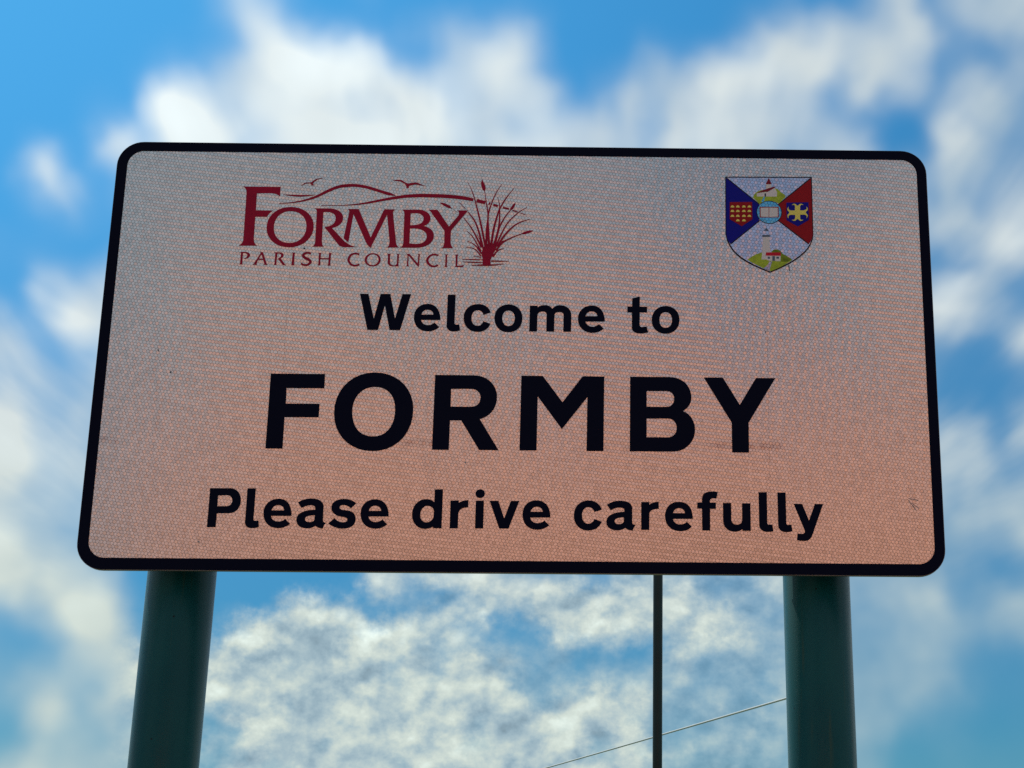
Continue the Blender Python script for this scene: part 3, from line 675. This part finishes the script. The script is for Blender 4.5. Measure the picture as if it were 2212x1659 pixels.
# ------------------------------------------------------------------ materials
def material(name):
    mt = bpy.data.materials.new(name)
    mt.use_nodes = True
    n = Nodes(mt.node_tree)
    return mt, n


def plain(name, col, rough=0.5, spec=0.5, metal=0.0, vary=0.0, scale=20.0, bump=0.0):
    mt, n = material(name)
    tc = n.new('ShaderNodeTexCoord').outputs['Object']
    ns = n.new('ShaderNodeTexNoise', {'Vector': tc, 'Scale': scale, 'Detail': 5.0}).outputs[0]
    lo = tuple(c * (1 - vary) for c in col)
    hi = tuple(c * (1 + vary) for c in col)
    c = n.mix(n.ramp01(ns, 0.3, 0.7), lo, hi)
    ins = {'Base Color': c, 'Roughness': n.math('MULTIPLY_ADD', ns, 0.1, rough - 0.05), 'Metallic': metal,
           'Specular IOR Level': spec}
    if bump:
        ins['Normal'] = n.new('ShaderNodeBump', {'Height': ns, 'Strength': bump, 'Distance': 0.01}).outputs[0]
    b = n.new('ShaderNodeBsdfPrincipled', ins)
    n.new('ShaderNodeOutputMaterial', {0: b.outputs[0]})
    return mt


def sheet_shader(n, tint=(1, 1, 1), clear=1.0):
    """Micro-prismatic retroreflective sheeting: fine honeycomb cells over metallised prisms, of which part
    lean down (they mirror what stands low opposite the sign) and part face straight out (they mirror the sky)."""
    pos = n.new('ShaderNodeTexCoord').outputs['Object']
    rot = n.new('ShaderNodeVectorRotate', {'Vector': pos, 'Axis': (0, 1, 0), 'Angle': math.radians(-6.5)}, rotation_type='AXIS_ANGLE').outputs[0]
    s = n.new('ShaderNodeSeparateXYZ', {0: rot})
    # honeycomb
    p = 0.0062
    wob = n.new('ShaderNodeTexNoise', {'Vector': pos, 'Scale': 70.0, 'Detail': 1.0}).outputs[0]
    uv = n.new('ShaderNodeCombineXYZ', {0: n.math('MULTIPLY_ADD', s.outputs[0], 1 / p, n.math('MULTIPLY_ADD', wob, 0.6, 1000.0)),
                                       1: n.math('MULTIPLY_ADD', s.outputs[2], 1 / p, 1000.0), 2: 0.0}).outputs[0]
    r3 = math.sqrt(3)
    ga = n.vec('SUBTRACT', n.vec('MODULO', uv, (1, r3, 1)), (0.5, r3 / 2, 0))
    gb = n.vec('SUBTRACT', n.vec('MODULO', n.vec('ADD', uv, (0.5, r3 / 2, 0)), (1, r3, 1)), (0.5, r3 / 2, 0))
    la = n.vec('LENGTH', ga, out=1)
    lb = n.vec('LENGTH', gb, out=1)
    pick = n.math('LESS_THAN', la, lb)
    g = n.new('ShaderNodeMix', {0: pick, 4: gb, 5: ga}, data_type='VECTOR').outputs[1]
    ab = n.vec('ABSOLUTE', g)
    gs = n.new('ShaderNodeSeparateXYZ', {0: ab})
    hexd = n.math('MAXIMUM', gs.outputs[0], n.math('ADD', n.math('MULTIPLY', gs.outputs[0], 0.5), n.math('MULTIPLY', gs.outputs[1], r3 / 2)))
    wall = n.ramp01(hexd, 0.40, 0.47)
    cell_id = n.vec('SUBTRACT', uv, g)
    rnd = n.new('ShaderNodeTexWhiteNoise', {'Vector': n.vec('SNAP', cell_id, (0.25, 0.25, 0.25))}, noise_dimensions='3D').outputs[0]
    # prism tiling, rows in some bands and separate spots in others
    so = n.new('ShaderNodeSeparateXYZ', {0: pos})
    band = n.math('COSINE', n.math('MULTIPLY_ADD', so.outputs[0], 10.13, n.math('MULTIPLY_ADD', so.outputs[2], 4.36, -9.77)))
    amp = n.math('MULTIPLY_ADD', band, 0.5, 0.5)
    jit = n.math('MULTIPLY', n.math('SUBTRACT', n.new('ShaderNodeTexNoise', {'Vector': pos, 'Scale': 30.0, 'Detail': 2.0}).outputs[0], 0.5), 1.0)
    cs = n.new('ShaderNodeSeparateXYZ', {0: cell_id})
    cz = n.math('COSINE', n.math('MULTIPLY_ADD', cs.outputs[1], 2 * math.pi / math.sqrt(3), jit))
    cx = n.math('COSINE', n.math('MULTIPLY_ADD', cs.outputs[0], 2 * math.pi / 2.0, jit))
    pat = n.math('ADD', n.math('MULTIPLY', cx, amp), n.math('MULTIPLY', cz, n.math('SUBTRACT', 1.15, amp)))
    spot = n.ramp01(n.math('MULTIPLY_ADD', rnd, 0.35, pat), -0.2, 0.75, 0.12, 0.80)
    nrm = n.new('ShaderNodeNewGeometry').outputs['Normal']
    down = n.vec('NORMALIZE', n.vec('ADD', nrm, (0, 0, -0.062)))
    upn = n.vec('NORMALIZE', n.vec('ADD', nrm, (0, 0, 0.01)))
    shade = n.math('MULTIPLY_ADD', rnd, 0.17, 0.80)
    cellc = n.vec('MULTIPLY', n.mix(wall, tint, tuple(0.42 * c for c in tint)), (1, 1, 1))
    sc = n.new('ShaderNodeVectorMath', {0: cellc}, operation='SCALE')
    n.t.links.new(n.math('MULTIPLY', shade, clear), sc.inputs['Scale'])
    col = sc.outputs[0]
    # grime: short reddish streaks caught in the cell walls and scattered specks
    st = n.new('ShaderNodeTexNoise', {'Vector': pos, 'Scale': 60.0, 'Detail': 3.0}).outputs[0]
    bandz = n.ramp01(n.math('ABSOLUTE', n.math('SUBTRACT', so.outputs[2], SIGN_Z + 0.2295)), 0.009, 0.003)
    near = lambda cx, w: n.ramp01(n.math('ABSOLUTE', n.math('SUBTRACT', so.outputs[0], cx)), w, w * 0.5)
    where = n.math('MAXIMUM', near(-0.165, 0.045), n.math('MAXIMUM', near(0.41, 0.085), near(-0.715, 0.02)))
    grime = n.math('MULTIPLY', n.math('MULTIPLY', bandz, n.math('MULTIPLY', where, n.ramp01(st, 0.30, 0.55, 0.25, 0.75))), n.math('MULTIPLY', n.math('MULTIPLY_ADD', wall, 0.6, 0.4), n.ramp01(rnd, 0.2, 0.5)))
    col = n.mix(grime, col, (0.10, 0.02, 0.02))
    spk = n.new('ShaderNodeTexVoronoi', {'Vector': pos, 'Scale': 9.0}).outputs['Distance']
    col = n.mix(n.ramp01(spk, 0.022, 0.014), col, (0.03, 0.05, 0.07))
    gl = lambda nn, ro: n.new('ShaderNodeBsdfGlossy', {'Color': col, 'Roughness': ro, 'Normal': nn}).outputs[0]
    a = gl(down, PRISM_ROUGH)
    b = gl(upn, PRISM_ROUGH)
    prism = n.new('ShaderNodeMixShader', {0: spot, 1: b, 2: a}).outputs[0]
    dif = n.new('ShaderNodeBsdfDiffuse', {'Color': col}).outputs[0]
    return n.new('ShaderNodeMixShader', {0: PRISM_SHARE, 1: dif, 2: prism}).outputs[0]


PRISM_ROUGH = 0.22
PRISM_SHARE = 0.80


def sheeting(name, tint, clear=1.0):
    mt, n = material(name)
    n.new('ShaderNodeOutputMaterial', {0: sheet_shader(n, tint, clear)})
    return mt


M = {}
M['sheet'] = sheeting('white_sheeting', (0.78, 0.755, 0.715))
M['black_film'] = plain('black_film', (0.0022, 0.003, 0.013), 0.6, 0.05)
M['maroon_film'] = plain('maroon_film', (0.29, 0.003, 0.027), 0.5, 0.12, vary=0.1)
M['alu'] = plain('dull_aluminium', (0.17, 0.175, 0.18), 0.45, 0.5, 0.7, vary=0.15)
M['ink_black'] = plain('ink_black', (0.006, 0.006, 0.012), 0.5, 0.15)
M['ink_blue'] = plain('ink_blue', (0.004, 0.005, 0.22), 0.5, 0.12)
M['ink_red'] = plain('ink_red', (0.27, 0.006, 0.012), 0.5, 0.12)
M['ink_brightred'] = plain('ink_brightred', (0.50, 0.012, 0.03), 0.5, 0.12)
M['ink_maroon'] = plain('ink_maroon', (0.19, 0.01, 0.025), 0.5, 0.12)
M['ink_green'] = plain('ink_green', (0.33, 0.42, 0.03), 0.5, 0.2, vary=0.15, scale=150)
M['ink_darkgreen'] = plain('ink_darkgreen', (0.15, 0.20, 0.01), 0.5, 0.2, vary=0.3, scale=150)
M['ink_gold'] = plain('ink_gold', (0.72, 0.62, 0.13), 0.5, 0.2)
M['ink_slate'] = plain('ink_slate', (0.08, 0.11, 0.16), 0.5, 0.2)
M['scratch'] = plain('scratched_film', (0.17, 0.18, 0.20), 0.6, 0.2)
M['ink_lightblue'] = sheeting('ink_lightblue', (0.16, 0.54, 0.78))
M['ink_sky'] = sheeting('ink_sky', (0.60, 0.67, 0.84))
M['ink_lilac'] = sheeting('ink_lilac', (0.50, 0.48, 0.60))
M['ink_white'] = plain('ink_white', (0.62, 0.58, 0.57), 0.5, 0.2)
M['grey_back'] = plain('dark_grey_backing', (0.035, 0.037, 0.04), 0.6, 0.3, vary=0.2)


def post_paint():
    mt, n = material('green_post_paint')
    tc = n.new('ShaderNodeTexCoord').outputs['Object']
    ns = n.new('ShaderNodeTexNoise', {'Vector': tc, 'Scale': 6.0, 'Detail': 6.0}).outputs[0]
    st = n.new('ShaderNodeTexNoise', {'Vector': n.vec('MULTIPLY', tc, (90, 90, 5)), 'Scale': 1.0, 'Detail': 4.0}).outputs[0]
    fine = n.new('ShaderNodeTexNoise', {'Vector': tc, 'Scale': 500.0, 'Detail': 2.0}).outputs[0]
    c = n.mix(n.ramp01(ns, 0.35, 0.7), (0.001, 0.048, 0.052), (0.003, 0.062, 0.062))
    c = n.mix(n.math('MULTIPLY', n.ramp01(st, 0.60, 0.75), 0.5), c, (0.035, 0.06, 0.035))
    spk = n.new('ShaderNodeTexVoronoi', {'Vector': tc, 'Scale': 22.0}).outputs['Distance']
    c = n.mix(n.ramp01(spk, 0.05, 0.03), c, (0.004, 0.006, 0.006))
    bp = n.new('ShaderNodeBump', {'Height': fine, 'Strength': 0.12, 'Distance': 0.002}).outputs[0]
    b = n.new('ShaderNodeBsdfPrincipled', {'Base Color': c, 'Roughness': n.math('MULTIPLY_ADD', st, 0.12, 0.26), 'Normal': bp,
                                           'Specular IOR Level': 0.18})
    n.new('ShaderNodeOutputMaterial', {0: b.outputs[0]})
    return mt


M['post'] = post_paint()
M['dark_steel'] = plain('dark_painted_steel', (0.002, 0.010, 0.010), 0.4, 0.35, vary=0.3, scale=8)
M['lantern_grey'] = plain('lantern_grey', (0.18, 0.19, 0.19), 0.5)
M['lantern_glass'] = plain('lantern_glass', (0.5, 0.5, 0.47), 0.2)
M['cable'] = plain('cable_sheath', (0.48, 0.52, 0.53), 0.95, 0.0)
M['wood_pole'] = plain('creosoted_wood', (0.07, 0.05, 0.035), 0.8, vary=0.3, scale=4)


def ground_mat(name, a, b, scale, rough=0.9, bump=0.4):
    mt, n = material(name)
    tc = n.new('ShaderNodeTexCoord').outputs['Object']
    n1 = n.new('ShaderNodeTexNoise', {'Vector': tc, 'Scale': scale, 'Detail': 8.0}).outputs[0]
    n2 = n.new('ShaderNodeTexNoise', {'Vector': tc, 'Scale': scale * 0.05, 'Detail': 4.0}).outputs[0]
    c = n.mix(n.ramp01(n.math('ADD', n.math('MULTIPLY', n1, 0.6), n.math('MULTIPLY', n2, 0.4)), 0.3, 0.7), a, b)
    bp = n.new('ShaderNodeBump', {'Height': n1, 'Strength': bump, 'Distance': 0.03}).outputs[0]
    s = n.new('ShaderNodeBsdfPrincipled', {'Base Color': c, 'Roughness': rough, 'Normal': bp})
    n.new('ShaderNodeOutputMaterial', {0: s.outputs[0]})
    return mt


M['grass'] = ground_mat('grass_verge', (0.035, 0.06, 0.012), (0.09, 0.12, 0.03), 14)
M['asphalt'] = ground_mat('asphalt', (0.04, 0.04, 0.042), (0.065, 0.064, 0.062), 60)
M['kerb'] = ground_mat('kerb_concrete', (0.25, 0.24, 0.22), (0.36, 0.34, 0.31), 30)
M['paint'] = ground_mat('road_paint', (0.6, 0.6, 0.56), (0.8, 0.8, 0.76), 40, 0.6)
M['paving'] = ground_mat('red_paving', (0.30, 0.13, 0.08), (0.40, 0.19, 0.12), 40)


def tile_mat():
    mt, n = material('clay_roof_tiles')
    tc = n.new('ShaderNodeTexCoord').outputs['Object']
    n1 = n.new('ShaderNodeTexNoise', {'Vector': tc, 'Scale': 3.0, 'Detail': 6.0}).outputs[0]
    c = n.mix(n.ramp01(n1, 0.3, 0.7), (0.58, 0.205, 0.115), (0.67, 0.26, 0.15))
    s = n.new('ShaderNodeBsdfPrincipled', {'Base Color': c, 'Roughness': 0.8})
    n.new('ShaderNodeOutputMaterial', {0: s.outputs[0]})
    return mt


M['tile'] = tile_mat()


def brick_mat():
    mt, n = material('red_brickwork')
    tc = n.new('ShaderNodeTexCoord').outputs['Object']
    s = n.new('ShaderNodeSeparateXYZ', {0: tc})
    v = n.new('ShaderNodeCombineXYZ', {0: n.math('ADD', s.outputs[0], s.outputs[1]), 1: s.outputs[2], 2: 0.0}).outputs[0]
    br = n.new('ShaderNodeTexBrick', {'Vector': v, 'Scale': 1.0, 'Color1': (0.40, 0.15, 0.08, 1), 'Color2': (0.30, 0.11, 0.065, 1),
                                      'Mortar': (0.35, 0.31, 0.26, 1), 'Brick Width': 0.225, 'Row Height': 0.075, 'Mortar Size': 0.008})
    b = n.new('ShaderNodeBsdfPrincipled', {'Base Color': br.outputs[0], 'Roughness': 0.9})
    n.new('ShaderNodeOutputMaterial', {0: b.outputs[0]})
    return mt


M['brick'] = brick_mat()
M['white_frame'] = plain('white_window_frame', (0.75, 0.75, 0.73), 0.4)
M['glass'] = plain('dark_window_glass', (0.02, 0.025, 0.03), 0.08, 0.6)
M['door'] = plain('green_door', (0.02, 0.08, 0.05), 0.4)

# ------------------------------------------------------------------ ground, road, footpath
def sheet(name, x0, x1, y0, y1, z, mat, thick=0.0):
    bm = bmesh.new()
    if thick:
        box(bm, (x0, y0, z - thick), (x1, y1, z))
        bmesh.ops.recalc_face_normals(bm, faces=bm.faces)
    else:
        bm.faces.new([bm.verts.new(p) for p in ((x0, y0, z), (x1, y0, z), (x1, y1, z), (x0, y1, z))])
    return tag(link(name, bm, mat), kind='structure')


sheet('ground', -2500, 2500, -2500, 2500, 0.0, M['grass'])
sheet('footpath', -120, 120, -4.3, -2.0, 0.012, M['paving'])
sheet('kerb', -120, 120, -4.45, -4.302, 0.016, M['kerb'], 0.15)
sheet('road', -120, 120, -11.0, -4.452, 0.004, M['asphalt'])
sheet('kerb', -120, 120, -11.15, -11.002, 0.016, M['kerb'], 0.15)
bm = bmesh.new()
for k in range(-10, 11):
    bm.faces.new([bm.verts.new((k * 6 + a, -7.72 + b, 0.008)) for a, b in ((0, -0.05), (2, -0.05), (2, 0.05), (0, 0.05))])
tag(link('road_marking', bm, M['paint']), kind='structure')


# ------------------------------------------------------------------ unseen house, added so the sheeting mirrors its warm sunlit roof
def house():
    hx, y0, y1, half, eave, ridge = HOUSE
    root = tag(empty('reflector_house', (hx, y1, 0)), 'unseen red brick house with clay tiled roof, added to reflect warm light in the sign', 'house')
    bm = bmesh.new()
    box(bm, (-half, y0 - y1, 0), (half, 0, eave))
    ym = (y0 - y1) / 2
    for sx in (-half, half):
        bm.faces.new([bm.verts.new(p) for p in ((sx, y0 - y1, eave), (sx, 0, eave), (sx, ym, ridge - 0.15))])
    bmesh.ops.recalc_face_normals(bm, faces=bm.faces)
    link('wall', bm, M['brick'], root)
    bm = bmesh.new()
    ov = 0.35
    n = 22
    for side in (1, -1):
        yb, yt = (ov, ym) if side == 1 else (y0 - y1 - ov, ym)
        sl = (ridge - eave) / abs(ym)
        zb = eave - ov * sl
        for i in range(n):                                  # courses of tiles, each lapping the one below
            a, b = i / n, (i + 1) / n
            pa = (yb + (yt - yb) * a, zb + (ridge - zb) * a + 0.10)
            pb = (yb + (yt - yb) * b, zb + (ridge - zb) * b + 0.06)
            q = [(-half - ov, *pa), (half + ov, *pa), (half + ov, *pb), (-half - ov, *pb)]
            bm.faces.new([bm.verts.new(p) for p in (q if side == 1 else q[::-1])])
    roof = link('roof', bm, M['tile'], root)
    for sx in (-half * 0.6, half * 0.62):
        bm = bmesh.new()
        box(bm, (sx - 0.35, ym - 0.3, ridge - 0.5), (sx + 0.35, ym + 0.3, ridge + 0.9))
        bmesh.ops.recalc_face_normals(bm, faces=bm.faces)
        link('chimney', bm, M['brick'], roof)
    for wx, wz, ww, wh in ((-half * 0.55, 1.0, 1.6, 1.2), (half * 0.55, 1.0, 1.6, 1.2), (-half * 0.55, 3.3, 1.4, 1.1), (half * 0.55, 3.3, 1.4, 1.1)):
        if wz + wh > eave - 0.1:
            continue
        bm = bmesh.new()
        for lo, hi in (((-ww / 2, 0), (-ww / 2 + 0.07, wh)), ((ww / 2 - 0.07, 0), (ww / 2, wh)), ((-ww / 2 + 0.07, 0), (ww / 2 - 0.07, 0.07)),
                       ((-ww / 2 + 0.07, wh - 0.07), (ww / 2 - 0.07, wh)), ((-0.03, 0.07), (0.03, wh - 0.07))):
            box(bm, (wx + lo[0], 0.003, wz + lo[1]), (wx + hi[0], 0.06, wz + hi[1]))
        bmesh.ops.recalc_face_normals(bm, faces=bm.faces)
        f = link('window', bm, M['white_frame'], root)
        bm = bmesh.new()
        box(bm, (wx - ww / 2 + 0.071, 0.004, wz + 0.071), (wx + ww / 2 - 0.071, 0.03, wz + wh - 0.071))
        bmesh.ops.recalc_face_normals(bm, faces=bm.faces)
        link('pane', bm, M['glass'], f)
    bm = bmesh.new()
    box(bm, (-0.45, 0.003, 0), (0.45, 0.05, 2.05))
    bmesh.ops.recalc_face_normals(bm, faces=bm.faces)
    d = link('door', bm, M['door'], root)
    bm = bmesh.new()
    box(bm, (0.32, 0.051, 1.0), (0.38, 0.10, 1.05))
    bmesh.ops.recalc_face_normals(bm, faces=bm.faces)
    link('handle', bm, M['alu'], d)


HOUSE = (1.0, -21.1, -11.9, 5.8, 2.7, 7.35)  # placed and pitched for the warm reflection on the sign face
house()

# ------------------------------------------------------------------ the sign
sign = tag(empty('welcome_sign', (0, 0, 0)),
           'large white welcome sign with black border, maroon logo and coloured crest on two green posts', 'road sign')
hw = SIGN_W / 2
OUT_R, IN_R = 0.046, 0.029
bm = bmesh.new()
film(bm, [rounded(-hw, 0, hw, SIGN_H, OUT_R)], 0.0, 0.006)
panel = link('panel', bm, M['grey_back'], sign)
bm = bmesh.new()
film(bm, [rounded(-hw, 0, hw, SIGN_H, OUT_R), rounded(*INNER, IN_R)], -0.0022, 0.0021)
link('border', bm, M['black_film'], sign)
bm = bmesh.new()
film(bm, [rounded(-hw - 0.0009, -0.0009, hw + 0.0009, SIGN_H + 0.0009, OUT_R + 0.0009), rounded(-hw + 0.0002, 0.0002, hw - 0.0002, SIGN_H - 0.0002, OUT_R)], -0.0012, 0.009)
link('edge_trim', bm, M['alu'], sign)
# three strips of sheeting with hairline joints
x0, z0, x1, z1 = INNER
gap = 0.00012
pan = rounded(x0 + 0.0004, z0 + 0.0004, x1 - 0.0004, z1 - 0.0004, IN_R)
for a, b in ((-9, -0.4185 - gap), (-0.4185 + gap, 0.4478 - gap), (0.4478 + gap, 9)):
    part = [(min(max(px, a), b), pz) for px, pz in pan]
    clean = [p for i, p in enumerate(part) if math.dist(p, part[i - 1]) > 1e-6]
    bm = bmesh.new()
    film(bm, [clean], -0.0010, 0.0009)
    link('sheeting', bm, M['sheet'], sign)
# rails and clamps behind the panel
for rz in (0.14, 0.64):
    bm = bmesh.new()
    box(bm, (-hw + 0.06, 0.0065, SIGN_Z + rz - 0.02), (hw - 0.06, 0.036, SIGN_Z + rz + 0.02))
    bmesh.ops.recalc_face_normals(bm, faces=bm.faces)
    link('rail', bm, M['grey_back'], sign)

FY = -0.0016


def lettering(name, paths, mat, label):
    root = empty(name)
    root.parent = sign
    root['label'] = label
    for p in paths:
        bm = bmesh.new()
        film(bm, loops_of(p), FY, 0.00055)
        link('letter', bm, mat, root)
    return root


lettering('town_name', TOWN, M['black_film'], 'large black lettering FORMBY')
lettering('greeting', GREETING, M['black_film'], 'black lettering Welcome to')
lettering('request', REQUEST, M['black_film'], 'black lettering Please drive carefully')

logo = empty('council_logo')
logo.parent = sign
logo['label'] = 'maroon FORMBY PARISH COUNCIL logo with hills, gulls and reeds'
for i, (nm, p) in enumerate(LOGO):
    bm = bmesh.new()
    film(bm, loops_of(p), FY - (0.000012 * i if nm != 'letter' else 0.0), 0.00055)
    link(nm, bm, M['maroon_film'], logo)
bm = bmesh.new()
for i, p in enumerate(REEDS):
    film(bm, loops_of(p), FY - 0.00012 - 0.000012 * i, 0.00055)
link('reed_clump', bm, M['maroon_film'], logo)

for p in MARKS:
    bm = bmesh.new()
    film(bm, loops_of(p), FY + 0.0003, 0.00025)
    link('scratch', bm, M['scratch'], sign)

crest = empty('crest')
crest.parent = sign
crest['label'] = 'shield shaped crest with church, lighthouse, book, loaves and cross'
for i, (nm, mt, p) in enumerate(CREST):
    bm = bmesh.new()
    film(bm, loops_of(p), FY - 0.00002 * i, 0.00055)
    link(nm, bm, M[mt], crest)

POST_R, POST_Y = 0.0595, 0.1
for (px, k) in (POST_A, POST_B):
    top = SIGN_Z + SIGN_H - 0.03
    bm = bmesh.new()
    tube(bm, [(px, POST_Y, 0.0), (px + k * 0.6, POST_Y, 0.6), (px + k * 1.5, POST_Y, 1.5), (px + k * top, POST_Y, top)], POST_R, 64)
    post = link('post', bm, M['post'], sign, smooth=True)
    bm = bmesh.new()
    t = Vector((px + k * top, POST_Y, top))
    tube(bm, [t + Vector((0, 0, 0.001)), t + Vector((0, 0, 0.018)), t + Vector((0, 0, 0.024))], [POST_R + 0.003, POST_R + 0.003, POST_R - 0.01], 40)
    link('cap', bm, M['ink_black'], post)
    for rz in (0.14, 0.64):
        cz = SIGN_Z + rz
        bm = bmesh.new()
        cxp = px + k * cz
        tube(bm, [(cxp, POST_Y, cz - 0.018), (cxp, POST_Y, cz + 0.018)], POST_R + 0.003, 40)
        link('clamp', bm, M['alu'], post)

# ------------------------------------------------------------------ lamp column far behind
def lamp_post():
    lx, ly, r = 0.633, 13.0, 0.0468
    root = tag(empty('lamp_post', (lx, ly, 0)), 'thin dark green metal pole standing far behind the sign near its right post', 'lamp post')
    bm = bmesh.new()
    tube(bm, [(0, 0, 1.2), (0, 0, 2.6), (0.004, 0, 4.4), (0.006, 0, 6.3)], [r * 0.98, r * 0.98, r, r * 0.8], 24)
    pole = link('pole', bm, M['dark_steel'], root, smooth=True)
    bm = bmesh.new()
    tube(bm, [(0, 0, 0), (0, 0, 1.12), (0, 0, 1.2)], [r * 1.5, r * 1.5, r], 24)
    link('base', bm, M['dark_steel'], root, smooth=False)
    bm = bmesh.new()
    tube(bm, [(0.006, 0, 6.25), (0.006, 0.05, 6.36), (0.006, 0.35, 6.42)], [0.035, 0.032, 0.03], 16)
    link('bracket', bm, M['dark_steel'], root)
    bm = bmesh.new()
    box(bm, (-0.10, 0.30, 6.37), (0.11, 0.85, 6.47))
    bmesh.ops.recalc_face_normals(bm, faces=bm.faces)
    bmesh.ops.bevel(bm, geom=list(bm.edges), offset=0.03, segments=2, affect='EDGES')
    lan = link('lantern', bm, M['lantern_grey'], root)
    bm = bmesh.new()
    box(bm, (-0.07, 0.36, 6.355), (0.08, 0.78, 6.369))
    bmesh.ops.recalc_face_normals(bm, faces=bm.faces)
    link('lens', bm, M['lantern_glass'], lan)


lamp_post()

# ------------------------------------------------------------------ overhead cable and the poles it hangs from
ends = (Vector((4.116, 28.560, 4.898)), Vector((-7.254, 69.600, 4.487)))
bm = bmesh.new()
pts = []
for i in range(25):
    t = i / 24
    p = ends[0].lerp(ends[1], t)
    p.z -= 0.04 * math.sin(math.pi * t)
    pts.append(p)
tube(bm, pts, 0.022, 10)
tag(link('overhead_cable', bm, M['cable'], smooth=True), 'thin grey cable slanting across the sky between the lamp post and right sign post', 'cable')
for i, e in enumerate(ends):
    root = tag(empty('telegraph_pole', (e.x, e.y + (0.12 if i == 0 else -0.12), 0)),
               ('wooden pole hidden behind the right sign post, near end of the cable', 'wooden pole at the far end of the cable')[i],
               'pole', 'poles carrying the overhead cable')
    bm = bmesh.new()
    tube(bm, [(0, 0, 0), (0, 0, e.z + 0.3)], [0.12, 0.09], 16)
    link('shaft', bm, M['wood_pole'], root, smooth=True)
    bm = bmesh.new()
    tube(bm, [(0, -0.12 if i == 0 else 0.12, e.z - 0.02), (0, -0.02 if i == 0 else 0.02, e.z + 0.02)], 0.02, 8)
    link('bracket', bm, M['alu'], root)
